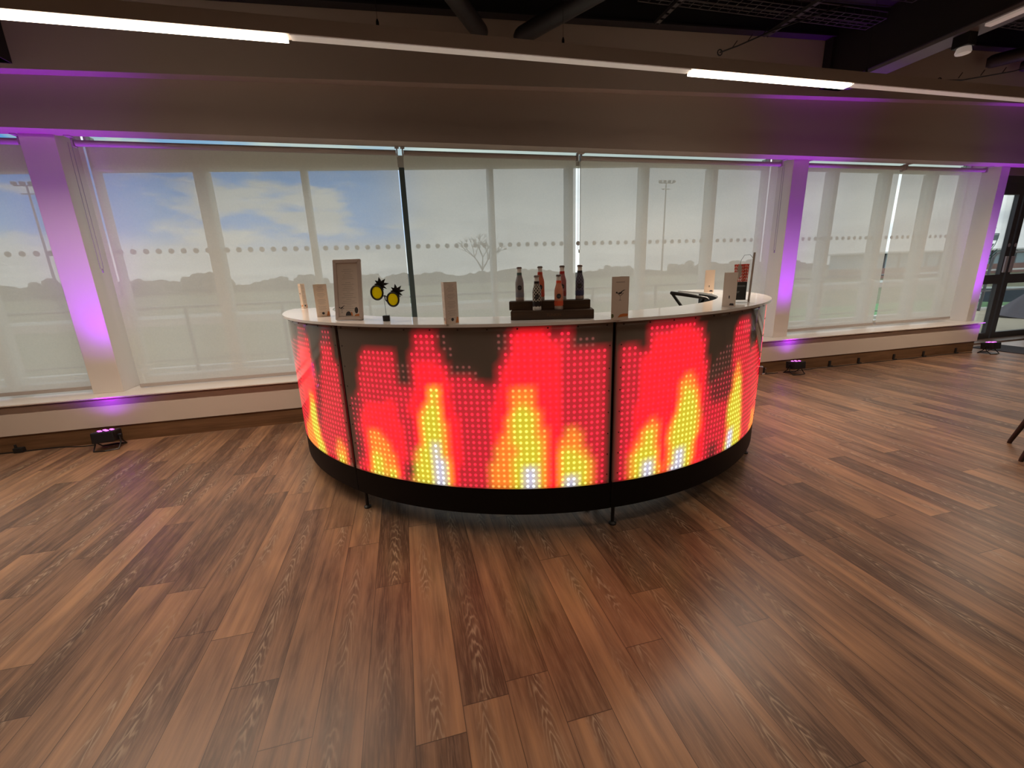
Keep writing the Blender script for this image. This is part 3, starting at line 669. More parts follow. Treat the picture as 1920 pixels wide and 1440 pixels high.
(3, 2, 5, 1, 6, 2, 7, 2, 6, 1, 5, 1, 4, 1, 5, 1, 6, 1, 7, 2, 6, 2, 5, 1, 4, 2, 3, 2, 2, 3, 3, 3, 6, 1, 7, 2, 6, 4, 5, 1, 3, 6, 5, 7),
(3, 2, 5, 1, 6, 2, 7, 2, 6, 1, 5, 1, 4, 1, 5, 1, 7, 3, 6, 2, 4, 3, 3, 2, 2, 3, 3, 3, 6, 1, 7, 2, 6, 4, 5, 1, 3, 6, 5, 7))}
# every row of LEDs from the top down, as pairs of (level, how many LEDs); levels follow LEVELS
LEVELS = '.adrRoyw'
def rows_of(v): return [''.join(LEVELS[r[i]]*r[i+1] for i in range(0, len(r), 2)) for r in v]
CODE = {  # (dot colour, glow colour)
 '.': ((0,0,0),(0,0,0)), 'a': ((.20,.05,.045),(.02,.004,.004)), 'd': ((.60,.03,.06),(.11,.003,.008)),
 'r': ((1.2,.02,.07),(.50,.003,.018)), 'R': ((.40,.01,.045),(1.35,.001,.019)),
 'o': ((.80,.42,.10),(.95,.20,.014)), 'y': ((.85,1.05,.20),(.66,.52,.02)), 'w': ((1.5,1.7,1.9),(.55,.52,.68))}
def led_panel(a0, rows, parent, off):
    nc, nr, da, dz, zt = 48, 27, .91, .03123, 1.103+.03123/2
    bm = bmesh.new(); uvl = bm.loops.layers.uv.new('cell'); cl = bm.loops.layers.float_color.new('led'); cg = bm.verts.layers.float_color.new('glow')
    angs = [a0-.91/2+da*i for i in range(nc+1)]; zs = [zt-dz*j for j in range(nr+1)]
    A = [a0-.455-.85]+angs+[angs[-1]+.75]; Zs = [1.149]+zs+[.277]
    V = []
    def g(i, j):
        if 0 <= i < nc and 0 <= j < nr: return CODE[rows[j][i]][1]
        return (0,0,0)
    for j, z in enumerate(Zs):
        row = []
        for i, a in enumerate(A):
            ar = radians(a); v = bm.verts.new((BX+BR*cos(ar)-off[0], BY+BR*sin(ar)-off[1], z-off[2]))
            ii, jj = i-1, j-1
            nb = [g(ii-1,jj-1), g(ii,jj-1), g(ii-1,jj), g(ii,jj)]
            v[cg] = (*[sum(q[k] for q in nb)/4 for k in range(3)], 1); row.append(v)
        V.append(row)
    for j in range(len(Zs)-1):
        for i in range(len(A)-1):
            f = bm.faces.new((V[j+1][i], V[j+1][i+1], V[j][i+1], V[j][i]))
            ci, cj = i-1, j-1; ok = 0 <= ci < nc and 0 <= cj < nr
            col = CODE[rows[cj][ci]][0] if ok else (0,0,0)
            for l, q in zip(f.loops, ((0,0),(1,0),(1,1),(0,1))): l[uvl].uv = q; l[cl] = (*col, 1)
            f.smooth = True
    zero = (0,0,0,1); nf = len(bm.faces)
    # back skin to give the sheet its thickness
    for j0, j1 in ((0, len(Zs)-1),):
        prev = None
        for i, a in enumerate(A):
            ar = radians(a); c_ = [(BX+(BR-.012)*cos(ar)-off[0], BY+(BR-.012)*sin(ar)-off[1], z-off[2]) for z in (Zs[0], Zs[-1])]
            cur = [bm.verts.new(p) for p in c_]
            for q in cur: q[cg] = zero
            if prev: bm.faces.new((prev[0],cur[0],cur[1],prev[1])); bm.faces.new((V[0][i-1],V[0][i],cur[0],prev[0])); bm.faces.new((V[-1][i],V[-1][i-1],prev[1],cur[1]))
            prev = cur
    bm.faces.ensure_lookup_table()
    for f in bm.faces[nf:]:
        for l in f.loops: l[cl] = zero; l[uvl].uv = (0,0)
    me = bpy.data.meshes.new('led_panel'); bm.to_mesh(me); bm.free(); me.materials.append(M['led'])
    o = bpy.data.objects.new('led_panel', me); COL.objects.link(o); o.parent = parent
    return o
secs = [(-184.1,-138.1,-182.5,rows_of(LED[1]),'curved bar section at the left end, with narrow flames and the leftmost menu cards'),
        (-138.1,-92.1,-136.45,rows_of(LED[2]),'middle curved bar section with three tall yellow flames, under the bottles'),
        (-92.1,-46.1,-90.6,rows_of(LED[3]),'curved bar section right of the middle seam, three yellow flames leaning right'),
        (-46.1,-.1,-44.6,['R'*48]*27,'rear right end section of the curved bar, seen only by its white worktop')]
for si, (a0, a1, la, rows, lab) in enumerate(secs):
    am = radians((a0+a1)/2)
    s = thing('led_bar_counter', lab, 'bar counter', (BX+1.8*cos(am), BY+1.8*sin(am), 0), 0, 'sections of the curved LED bar'); off = s.location
    led_panel(la, rows, s, off)
    mb = MB(); mb.arc(BX, BY, BR-.08, BR-.013, a0+.35, a1-.35, .277, 1.148, 30); mb.build('panel_housing', M['housing'], s, off=off)
    mb = MB(); mb.arc(BX, BY, BR-.03, BR-.002, a0+.06, a1-.06, .12, .276, 30); mb.build('kickboard', M['kick'], s, off=off, smooth=True)
    mb = MB(); mb.arc(BX, BY, 1.635, 1.982, a0+.03, a1-.03, 1.150, 1.165, 40)
    wt = mb.build('worktop', M['top'], s, off=off)
    mb = MB(); mb.arc(BX, BY, 1.66, BR-.09, a0+.8, a1-.8, .55, .57, 24); mb.arc(BX, BY, 1.66, BR-.035, a0+.8, a1-.8, .125, .145, 24); mb.build('shelf_and_light_block', M['housing'], s, off=off)  # lower plate is added, unseen, to block light from the floor under the bar
    for a, sg in ((a0, 1), (a1, -1)):
        for r_, w_ in ((BR-.05, .035), (1.69, .03)):
            if si == 3 and sg < 0 and r_ < 1.8: continue
            aa = radians(a+sg*.54*(BR/r_)); c = (BX+r_*cos(aa), BY+r_*sin(aa))
            mb = MB(); mb.box((c[0]-w_/2,c[1]-w_/2,.12),(c[0]+w_/2,c[1]+w_/2,1.149), rz=aa); p_ = mb.build('frame_post', M['post'], s, off=off)
            aa = radians(a+sg*.85*(BR/r_)); ra = r_+ (.02 if r_ > 1.8 else 0); c = (BX+ra*cos(aa), BY+ra*sin(aa))
            if r_ > 1.8 and sg < 0 and si < 3: continue
            mb = MB(); mb.lathe([(0,0),(.022,0),(.022,.008),(.010,.016),(.010,.12),(0,.12)], (c[0],c[1],0), 16); mb.build('levelling_foot', M['post'], p_, off=off, smooth=True)
    # screws along the top and sides of the acrylic
    for i in range(11):
        aa = radians(a0+1.3+(a1-a0-2.6)*i/10)
        mb = MB(); c = Vector((BX+(BR+.0005)*cos(aa), BY+(BR+.0005)*sin(aa), 1.135)); mb.tube([c, c+Vector((cos(aa),sin(aa),0))*.0025], .0042, 8); mb.build('screw', M['screw'], s, off=off)
    for j in range(7):
        for e in (a0+1.0, a1-.8):
            aa = radians(e); c = Vector((BX+(BR+.0005)*cos(aa), BY+(BR+.0005)*sin(aa), .33+j*.117))
            mb = MB(); mb.tube([c, c+Vector((cos(aa),sin(aa),0))*.0025], .0036, 8); mb.build('screw', M['screw'], s, off=off)
# small latch at the right silhouette of the bar
aa = radians(-46.1); c = Vector((BX+(BR+.012)*cos(aa), BY+(BR+.012)*sin(aa), .66))
mb = MB(); mb.box((c.x-.012,c.y-.02,c.z-.03),(c.x+.012,c.y+.02,c.z+.03), rz=aa, bev=.004); mb.tube([c+Vector((0,0,-.03)), c+Vector((.02,-.02,-.02)), c+Vector((.02,-.02,.02))], .004, 6)
o = mb.build('toggle_latch', M['chrome']); tag(o, 'small chrome latch at the right edge of the LED bar, halfway up', 'latch')

# ------------------------------------------------------------------ things on the bar
H = 1.1655
def line_bars(mb, o, ux, uz, widths, z0, dz, hh=.0011):
    for i, w in enumerate(widths):
        if w: mb.plate([(-w/2,z0-i*dz),(w/2,z0-i*dz),(w/2,z0-i*dz+hh),(-w/2,z0-i*dz+hh)], o, ux, uz, .0003)
def martini(mb, o, ux, uz, s, flip=1):
    f = flip
    P = [[(-.5*s,.45*s),(-.38*s,.45*s),(.02*s,0),(.0,-.04*s),(-.04*s,0)], [(.5*s,.42*s),(.38*s,.42*s),(.0,0),(.02*s,-.04*s),(.06*s,.0)],
         [(-.015*s,-.03*s),(.015*s,-.03*s),(.015*s,-.55*s),(-.015*s,-.55*s)], [(-.25*s,-.60*s),(.25*s,-.60*s),(.03*s,-.54*s),(-.03*s,-.54*s)],
         [(-.62*s,.42*s),(-.5*s,.34*s),(-.38*s,.42*s),(-.36*s,.54*s),(-.48*s,.62*s),(-.6*s,.54*s)],
         [(-.05*s,.3*s),(.15*s,.30*s),(.30*s,.62*s),(.72*s,.86*s),(.45*s,.84*s),(.22*s,.70*s),(.0,.52*s)],
         [(-.3*s,.38*s),(-.1*s,.2*s),(.1*s,.36*s),(-.02*s,.52*s),(-.2*s,.5*s)]]
    for p in P: mb.plate([(x*f, z) for x, z in p], o, ux, uz, .0004)
def tent(x, y, rz, h, w, label, art='text', pm_='paper'):
    """three sided card standing on end"""
    t = thing('menu_card', label, 'menu card', (x,y,H), rz, 'tall menu cards on the bar')
    r = w/sqrt(3); tri = [(-w/2,-r/2),(w/2,-r/2),(0,r)]
    mb = MB()
    th = .0009
    for i in range(3):
        a, b = Vector((*tri[i],0)), Vector((*tri[(i+1)%3],0)); d_ = (b-a).normalized()
        mb.plate([(0,0),((b-a).length,0),((b-a).length,h),(0,h)], a, d_, (0,0,1), th)
    mb.build('card', M[pm_], t)
    for i in range(3):
        a, b = Vector((*tri[i],0)), Vector((*tri[(i+1)%3],0)); d_ = (b-a).normalized(); n_ = d_.cross(Vector((0,0,1)))
        o = (a+b)/2 + n_*.0008
        kind = {'text': ('text','glass','text'), 'glass': ('glass','text','text'), 'plain': ('plain','plain','text'), 'text2': ('text','text','glass')}[art][i]
        if kind == 'text':
            mb = MB(); line_bars(mb, o, d_, (0,0,1), [w*q for q in (.45,.3,.5,.62,.42,0,.5,.66,.5,.3,0,.55,.66,.48,.6,.4,0,.64,.5,.62,.45,0,.6,.3)], h*.93, h*.036)
            mb.build('printed_text', M['ink'], t)
            mb = MB(); mb.plate([(.008*cos(q),.022+.008*sin(q)) for q in [2*pi*k/16 for k in range(16)]], o, d_, (0,0,1), .0004); mb.build('printed_logo', M['inkd'], t)
            mb = MB(); mb.plate([(w*.22,.004),(w*.46,.004),(w*.46,.03),(w*.36,.034)], o, d_, (0,0,1), .0004); mb.build('printed_fruit', M['orange'], t)
        elif kind == 'glass':
            mb = MB(); martini(mb, o+Vector((0,0,h*.56)), d_, (0,0,1), w*.42); mb.build('printed_glass', M['inkd'], t)
            mb = MB(); line_bars(mb, o, d_, (0,0,1), [w*.5], h*.87, .01, .0028); mb.build('printed_heading', M['ink'], t)
            mb = MB(); mb.plate([(-w*.12,h*.06),(w*.02,h*.13),(w*.2,h*.15),(w*.48,h*.15),(w*.48,h*.09),(w*.2,h*.08)], o, d_, (0,0,1), .0004); mb.build('printed_fruit', M['orange'], t)
            mb = MB(); mb.plate([(-w*.49,h*.05),(-w*.40,h*.05),(-w*.34,h*.09),(-w*.38,h*.14),(-w*.49,h*.14)], o, d_, (0,0,1), .0004); mb.build('printed_leaf', M['green'], t)
        else:
            mb = MB(); mb.plate([(-.002,.045),(.003,.045),(.004,.058),(0,.064),(-.003,.058)], o, d_, (0,0,1), .0004); mb.plate([(w*.05,.006),(w*.4,.006),(w*.36,.018),(w*.1,.018)], o, d_, (0,0,1), .0004); mb.build('printed_logo', M['inkd'], t)
    return t
cv = lambda x, y: atan2(y-0, x-0)-pi/2     # heading of the camera's line of sight at a point
tent(-.815, 3.985, radians(62), .202, .050, 'tall narrow menu card standing at the far left end of the bar, seen edge-on', 'text2', 'paper2')
tent(-.505, 3.00, radians(12), .203, .078, 'tall menu card with printed text between the leftmost card and the picture frame', 'text', 'paper2')
tent(.215, 2.125, radians(33), .200, .080, 'tall menu card with a shaded text side, between the novelty glasses and the bottles', 'text')
tent(.995, 1.862, radians(-26), .199, .078, 'tall menu card printed with a cocktail glass, right of the bottle stand', 'glass')
tent(1.862, 2.150, radians(-62), .192, .075, 'plain-looking tall menu card standing just left of the straw holder', 'plain')
tent(2.715, 3.42, radians(-30), .195, .080, 'menu card at the far back right end of the bar, behind the black trolley handle', 'plain', 'paper2')

# picture frame leaning back
fr = thing('picture_frame', 'pale framed drinks menu leaning on the bar above the left seam', 'picture frame', (-.305,2.62,H), radians(-20))
til = radians(9)
def tp(x, z, d=0): return Vector((x, z*sin(til)+d*cos(til), z*cos(til)-d*sin(til)))
FW, FH, fb = .164, .340, .021
mb = MB()
for poly in ([(-FW/2,0),(FW/2,0),(FW/2-fb,fb),(-FW/2+fb,fb)],[(-FW/2+fb,FH-fb),(FW/2-fb,FH-fb),(FW/2,FH),(-FW/2,FH)],[(-FW/2,0),(-FW/2+fb,fb),(-FW/2+fb,FH-fb),(-FW/2,FH)],[(FW/2-fb,fb),(FW/2,0),(FW/2,FH),(FW/2-fb,FH-fb)]):
    mb.plate(poly, tp(0,.001,0), (1,0,0), tp(0,1), .016)
bmesh.ops.bevel(mb.bm, geom=list(mb.bm.edges), offset=.0025, segments=2, affect='EDGES')
mb.build('frame', M['woodframe'], fr)
mb = MB(); mb.plate([(-FW/2+fb*.8,fb*.8),(FW/2-fb*.8,fb*.8),(FW/2-fb*.8,FH-fb*.8),(-FW/2+fb*.8,FH-fb*.8)], tp(0,.001,.004), (1,0,0), tp(0,1), .004); mb.build('menu_sheet', M['paper'], fr)
o_ = tp(0,.001,.0015)
mb = MB(); line_bars(mb, o_, (1,0,0), tp(0,1), [.05,.07,.04,.06,.055,.07,.0,.03,.075,.045,.06,.07,.02,.065,.05,.085,.03,.07,.09,.03,.05,.075,.04], FH-.055, .0105, .0013); mb.build('printed_text', M['ink'], fr)
mb = MB(); martini(mb, tp(-.045,.06,.0015), (1,0,0), tp(0,1), .028); mb.plate([(.042+.0105*cos(q),.055+.018*sin(q)) for q in [2*pi*k/16 for k in range(16)]], o_, (1,0,0), tp(0,1), .0004)
mb.plate([(-.006+.017*cos(q),.026+.024*sin(q)) for q in [pi*k/10 for k in range(11)]], o_, (1,0,0), tp(0,1), .0004); mb.build('printed_drawings', M['inkd'], fr)
mb = MB(); mb.plate([(.028,.022),(.058,.022),(.058,.036),(.036,.032)], o_, (1,0,0), tp(0,1), .0004); mb.plate([(.012,.024),(.02,.024),(.016,.045),(.008,.046)], o_, (1,0,0), tp(0,1), .0004); mb.build('printed_fruit', M['orange'], fr)
mb = MB(); mb.plate([(-.03,0),(.03,0),(.02,.22),(-.02,.22)], (0,.115,0), (1,0,0), (0,-.30,1), .003); mb.build('easel_leg', M['inkd'], fr)

# pineapple novelty glasses on a wire stand
gs = thing('novelty_glasses', 'yellow-lensed novelty glasses with black pineapple leaves on a thin wire stand', 'glasses', (-.095,2.455,H), radians(-4))
mb = MB(); mb.box((-.0185,-.016,0),(.0185,.016,.030), bev=.002); mb.build('stand_base', M['glblack'], gs)
mb = MB(); mb.tube([(0,0,.03),(0,0,.075),(-.003,0,.118)], .0012, 6); mb.build('stand_wire', M['wire'], gs)
Lc, Rc = (-.0355,.1535), (.0445,.1145)
for (cx, cz), tl in ((Lc, .0), (Rc, .0)):
    mb = MB(); n = 28; a_, b_ = .0335, .0400
    mb.tube([(cx+a_*cos(2*pi*k/n)*.9+ .12*b_*sin(2*pi*k/n)*0, 0, cz+b_*sin(2*pi*k/n)*.92) for k in range(n)], .0050, 8, closed=True)
    fm = mb.build('lens_rim', M['glblack'], gs, smooth=True)
    mb = MB(); mb.plate([(cx+.0275*cos(2*pi*k/n), cz+.0335*sin(2*pi*k/n)) for k in range(n)], (0,0,0), (1,0,0), (0,0,1), .0016); mb.build('lens', M['yellow'], gs)
    mb = MB(); bx, bz = cx+.021, cz+.040
    for ang, ln in ((168,.036),(135,.040),(98,.046),(52,.044),(12,.046),(-32,.036),(-62,.030)):
        a = radians(ang); d1 = Vector((cos(a),0,sin(a))); s1 = Vector((-sin(a),0,cos(a)))*.0078; b0 = Vector((bx,0,bz))
        P = [b0-s1, b0+d1*ln*.5-s1*1.0+Vector((.002,0,0)), b0+d1*ln+Vector((.003,0,-.003)), b0+d1*ln*.5+s1*.8, b0+s1]
        mb.plate([(p.x, p.z) for p in P], (0,0,0), (1,0,0), (0,0,1), .003)
    mb.build('pineapple_leaves', M['glblack'], gs)
mb = MB(); mb.tube([(-.008,0,.134),(.004,-.001,.136),(.014,0,.128)], .003, 8); mb.tube([(.002,0,.134),(.004,0,.115),(.010,0,.105)], .0028, 8); mb.build('bridge', M['glblack'], gs)
mb = MB(); mb.tube([(.074,0,.118),(.086,.006,.130),(.090,.012,.142),(.084,.02,.145),(.078,.035,.125)], .0014, 6); mb.build('temple_arm', M['wire'], gs)

# bottle stand and bottles
SA = radians(-18.4); ux, uy = cos(SA), sin(SA)
st = thing('bottle_stand', 'dark stained two-tier wooden stand carrying six small bottles', 'display stand', (.718,2.038,H), SA); off = None
mb = MB(); mb.box((-.208,0,0),(.208,.155,.044), bev=.003); mb.build('lower_block', M['stand'], st)
mb = MB(); mb.box((-.220,.072,.0443),(.197,.152,.088), bev=.003); mb.build('upper_block', M['stand'], st)
text_mesh('FUNKIN', .020, M['stand_text'], 'engraved_name', st, Matrix.Translation((.010,-.0002,.022)) @ Matrix.Rotation(pi/2,4,'X'))
def lattice_mat(name, c1, c2, sc=120):
    m, nt, b = base_mat(name); tc = N(nt, 'ShaderNodeTexCoord'); sp = N(nt, 'ShaderNodeSeparateXYZ'); nt.links.new(tc.outputs['Object'], sp.inputs[0])
    th = math_(nt, 'MULTIPLY', math_(nt, 'ARCTAN2', sp.outputs[1], sp.outputs[0]), 8.0); z = math_(nt, 'MULTIPLY', sp.outputs[2], 350.0)
    a = math_(nt, 'SINE', math_(nt, 'ADD', th, z)); c = math_(nt, 'SINE', math_(nt, 'SUBTRACT', th, z))
    nt.links.new(mixc(nt, math_(nt, 'GREATER_THAN', math_(nt, 'MAXIMUM', a, c), .72), c1, c2), b.inputs['Base Color']); b.inputs['Roughness'].default_value = .3
    return m
def bottle(lx, ly, lz, label, body, neck, band, lattice=None, base='bbase'):
    x = .718+lx*ux-ly*uy; y = 2.038+lx*uy+ly*ux
    t = thing('drinks_bottle', label, 'bottle', (x,y,H+lz), radians(-18), 'small drinks bottles on the wooden stand')
    h = .173; mm = pm('sleeve', body, .22, noise=.08, nscale=60) if not lattice else lattice_mat('lattice_sleeve', body, lattice)
    rb = .0222
    prof = [(.0215,.018),(rb,.030),(rb,.085),(.0218,.096),(.0190,.108),(.0152,.121),(.0128,.133),(.0122,.142)]
    mb = MB(); mb.lathe([(0,.0),(.020,0),(.0222,.003),(.0222,.018),(.0215,.0185),(0,.0185)], n=28); mb.build('clear_base', M[base], t, smooth=True)
    mb = MB(); mb.lathe([(0,.018)]+prof+[(0,.142)], n=28); mb.build('printed_sleeve', mm, t, smooth=True)
    mb = MB(); mb.lathe([(.0137,.1315),(.0127,.1435),(.0,.1435),(0,.1315)][::-1], n=24); mb.build('neck_label', pm('neck_label', neck, .3), t, smooth=True)
    mb = MB(); mb.lathe([(0,.1425),(.0118,.1425),(.0114,.160),(.0120,.164),(0,.164)], n=24); mb.build('clear_neck', M['bglass'], t, smooth=True)
    mb = MB(); n = 30; P1 = [(.0140+(.0007 if k % 2 else 0)) for k in range(n)]
    bm = mb.bm; r0 = [bm.verts.new((P1[k]*cos(2*pi*k/n), P1[k]*sin(2*pi*k/n), .1635)) for k in range(n)]; r1 = [bm.verts.new((.0128*cos(2*pi*k/n), .0128*sin(2*pi*k/n), .170)) for k in range(n)]; r2_ = [bm.verts.new((.0105*cos(2*pi*k/n), .0105*sin(2*pi*k/n), .172)) for k in range(n)]
    for k in range(n):
        bm.faces.new((r0[k],r0[(k+1)%n],r1[(k+1)%n],r1[k])); bm.faces.new((r1[k],r1[(k+1)%n],r2_[(k+1)%n],r2_[k]))
    bm.faces.new(r2_); bm.faces.new(r0[::-1]); mb.build('crown_cap', M['cap'], t)
    if band:
        mb = MB(); mb.lathe([(0,.022),(rb+.0005,.022),(rb+.0005,.045),(0,.045)], n=28); mb.build('label_band', pm('label_band', band, .35), t, smooth=True)
    # curved dark logo disc wrapped on the front
    mb = MB(); vs = []
    fa = atan2(-y, -x)-radians(-18)       # towards the room
    for k in range(24):
        q = 2*pi*k/24; s_ = .0112*cos(q); zz = .068+.0125*sin(q); an = fa+s_/rb; vs.append(mb.bm.verts.new(((rb+.0007)*cos(an), (rb+.0007)*sin(an), zz)))
    vc = mb.bm.verts.new(((rb+.0009)*cos(fa), (rb+.0009)*sin(fa), .068))
    for k in range(24): mb.bm.faces.new((vc, vs[k], vs[(k+1)%24]))
    lg = mb.build('logo_disc', M['inkd'], t)
    Mx = Matrix.Translation(((rb+.0012)*cos(fa), (rb+.0012)*sin(fa), .068)) @ Matrix.Rotation(fa+pi/2,4,'Z') @ Matrix.Rotation(pi/2,4,'X')
    text_mesh('Funkin', .0062, M['logo_light'], 'logo_script', lg, Mx, .0001)
    return t
bottle(-.165,.112,.0885, 'leftmost small bottle, silver grey with a teal neck, on the upper tier', (.26,.24,.25), (.08,.13,.125), (.20,.20,.24))
bottle(-.058,.112,.0885, 'red-orange small bottle on the upper tier, second from the left there', (.52,.13,.07), (.55,.045,.02), (.50,.07,.04))
bottle(.055,.112,.0885, 'dusky pink-red small bottle on the upper tier, third from the left there', (.36,.13,.13), (.42,.02,.015), (.28,.04,.035))
bottle(.145,.112,.0885, 'dark navy patterned small bottle at the right end of the upper tier', (.05,.045,.08), (.03,.03,.04), (.045,.05,.12), lattice=(.16,.15,.19))
bottle(-.075,.034,.0445, 'black and white lattice patterned small bottle standing on the lower tier', (.035,.03,.025), (.02,.01,.01), (.02,.015,.015), lattice=(.55,.50,.42), base='bglass')
bottle(.035,.034,.0445, 'orange small bottle with a red neck, standing on the lower tier', (.62,.24,.15), (.70,.08,.03), (.68,.10,.04))

# straw holder
sx, sy = 2.105, 2.345
t = thing('straw_holder', 'clear stand holding a black carton of striped straws near the right end of the bar', 'straw holder', (sx,sy,H), radians(-42))
mb = MB(); mb.box((-.055,-.04,0),(.055,.04,.004)); mb.box((-.055,-.04,.012),(.055,.04,.016)); mb.build('acrylic_base', M['acrylic'], t)
mb = MB(); mb.box((-.048,-.033,.017),(.030,.033,.128), bev=.002); mb.build('carton', M['straw_black'], t)
mb = MB(); mb.box((-.047,-.0336,.098),(.022,-.0331,.108)); mb.plate([(-.02+.012*cos(q), .072+.014*sin(q)) for q in [pi+pi*k/8 for k in range(9)]], (0,-.0336,0), (1,0,0), (0,0,1), .0004)
mb.build('carton_print', pm('carton_print', (.12,.13,.13), .5), t)
def straw_mat():
    m, nt, b = base_mat('striped_straw'); tc = N(nt, 'ShaderNodeTexCoord'); sp = N(nt, 'ShaderNodeSeparateXYZ'); nt.links.new(tc.outputs['Object'], sp.inputs[0])
    s_ = math_(nt, 'SINE', math_(nt, 'ADD', math_(nt, 'MULTIPLY', sp.outputs[2], 330.0), math_(nt, 'ADD', math_(nt, 'MULTIPLY', sp.outputs[0], 500.0), math_(nt, 'MULTIPLY', sp.outputs[1], 350.0))))
    nt.links.new(mixc(nt, math_(nt, 'GREATER_THAN', s_, .35), (.72,.05,.02), (.80,.58,.50)), b.inputs['Base Color']); b.inputs['Roughness'].default_value = .5
    return m
sm = straw_mat()
proto = None
for i in range(8):
    for j in range(6):
        px_ = -.042+i*.0098+random.uniform(-.0015,.0015); py_ = -.027+j*.0105+random.uniform(-.0015,.0015); hh = .232+random.uniform(-.006,.008)
        w = (sx+px_*cos(radians(-42))-py_*sin(radians(-42)), sy+px_*sin(radians(-42))+py_*cos(radians(-42)), H+.122)
        if proto is None:
            mb = MB(); mb.tube([(0,0,0),(0,0,.115)], .0032, 8); so = mb.build('striped_straw', sm, None, smooth=True); proto = so
        else: so = proto.copy(); COL.objects.link(so)
        so.location = w; so.rotation_euler = (random.uniform(-.05,.05), random.uniform(-.05,.05), random.uniform(0,6.28))
        tag(so, 'red and white striped paper straw standing in the black carton', 'straw', 'straws in the carton')
mb = MB(); mb.plate([(-.014,0),(.014,0),(.014,.245),(.008,.285),(.0,.300),(-.008,.285),(-.014,.245)], (.048,0,.004), (0,1,0), (.02,0,1), .012); mb.build('back_plate', M['brass'], t)
mb = MB(); mb.tube([(.050,-.0,.27),(.03,-.012,.292),(.0,-.025,.290),(-.015,-.036,.262),(-.02,-.038,.235)], .0012, 6); tg = mb.build('tag_wire', M['wire'], t)
mb = MB(); mb.plate([(-.012,0),(.0,-.03),(.012,0),(.012,.045),(.004,.062),(-.004,.062),(-.012,.045)], (-.02,-.040,.175), (1,0,0), (0,0,1), .0015); mb.build('hang_tag', M['brass'], tg)

# ------------------------------------------------------------------ trolley behind the bar, its angular handle shows over the worktop
t = thing('trolley', 'black trolley behind the bar, only its angular handle showing above the worktop', 'trolley', (2.17,3.02,0)); off = t.location
A_, B_, C_ = Vector((2.13,3.12,1.195)), Vector((2.215,2.80,1.160)), Vector((2.175,3.045,1.09))
mb = MB()
mb.tube([A_+Vector((-.002,.004,0)), A_*.5+B_*.5+Vector((0,0,.003)), B_+Vector((0,0,.003)), B_+Vector((.004,-.02,-.008))], [.014,.014,.011,.006], 8)
mb.tube([A_, C_, Vector((2.238,2.94,.94)), Vector((2.24,2.93,.16))], .012, 8); mb.tube([B_+Vector((-.004,.03,0)), Vector((2.20,2.85,1.12)), Vector((2.19,2.86,.16))], .012, 8)
mb.build('handle', M['glblack'], t, smooth=True, off=off)
mb = MB(); mb.box((1.85,2.80,.125),(2.25,3.12,.155), bev=.006); mb.build('platform', M['post'], t, off=off)
for wx, wy in ((1.89,2.85),(2.20,2.85),(1.89,3.07),(2.20,3.07)):
    mb = MB(); mb.tube([(wx-.012,wy,.05),(wx+.012,wy,.05)], .05, 16); mb.box((wx-.016,wy-.02,.06),(wx+.016,wy+.02,.124)); mb.build('castor', M['kick'], t, off=off)

# ------------------------------------------------------------------ chair at the right edge
t = thing('dining_chair', 'dark wooden chair cut off by the right edge, only two tapered legs in view', 'chair', (4.52,1.745,0), radians(-35))
c0 = Vector((4.52,1.745)); R_ = Matrix.Rotation(-radians(-35), 2)
for fx_, fy_ in ((4.425,2.035),(4.09,1.80),(4.80,1.72),(4.50,1.47)):
    f2 = R_ @ (Vector((fx_,fy_))-c0); top_ = f2*.62
    mb = MB(); mb.tube([(f2.x,f2.y,0),(f2.x*.99,f2.y*.99,.02),(top_.x,top_.y,.43)], [.013,.014,.022], 10); mb.build('leg', M['chairwood'], t, smooth=True)
mb = MB(); mb.box((-.22,-.22,.43),(.22,.22,.49), bev=.025); mb.build('seat', M['chairfab'], t)
mb = MB(); mb.plate([(-.21,0),(.21,0),(.19,.36),(.10,.40),(-.10,.40),(-.19,.36)], (0,-.20,.49), (1,0,0), (0,-.18,1), .035); mb.build('backrest', M['chairfab'], t)
mb = MB(); mb.tube([(-.17,-.17,.42),(.17,-.17,.42)], .014, 8); mb.tube([(-.17,.17,.42),(.17,.17,.42)], .014, 8); mb.build('seat_rail', M['chairwood'], t)

# ------------------------------------------------------------------ purple uplights
def par(x, y, rz, label):
    t = thing('uplight', label, 'uplight', (x,y,0), rz, 'purple LED uplights along the wall')
    tl = radians(-7)
    mb = MB(); mb.box((-.082,-.075,.068),(.082,.075,.166), bev=.012)
    bmesh.ops.rotate(mb.bm, verts=mb.bm.verts, cent=(0,0,.1), matrix=Matrix.Rotation(tl,3,'X')); mb.build('lamp_body', M['parcan'], t)
    for k in range(7):
        a = 2*pi*k/6; px_, py_ = (0,0) if k == 6 else (.048*cos(a), .040*sin(a))
        mb = MB(); mb.lathe([(0,0),(.013,0),(.012,.004),(0,.006)], (px_,py_,.1665), 12); bmesh.ops.rotate(mb.bm, verts=mb.bm.verts, cent=(0,0,.1), matrix=Matrix.Rotation(tl,3,'X'))
        mb.build('led_lens', M['parled'], t)
    for sg in (-1, 1):
        mb = MB(); mb.tube([(sg*.088,.0,.12),(sg*.092,-.01*1,.05),(sg*.088,-.065,.006),(sg*.0,-.085,.006)], .006, 6); mb.tube([(sg*.088,.0,.12),(sg*.092,.03,.05),(sg*.088,.085,.006),(sg*.0,.10,.006)], .006, 6)
        mb.build('yoke', M['parcan'], t, smooth=True)
        mb = MB(); mb.tube([(sg*.080,0,.115),(sg*.108,0,.115)], .012, 10); mb.build('tilt_knob', M['parcan'], t)
    return t
PARS = [(-2.66,4.335,radians(6),'purple uplight on the floor below the left white column'),
        (4.86,4.345,radians(-4),'purple uplight on the floor just right of the bar, below the right column'),
        (8.36,4.31,0,'purple uplight on the floor at the end of the window wall, beside the door mat')]
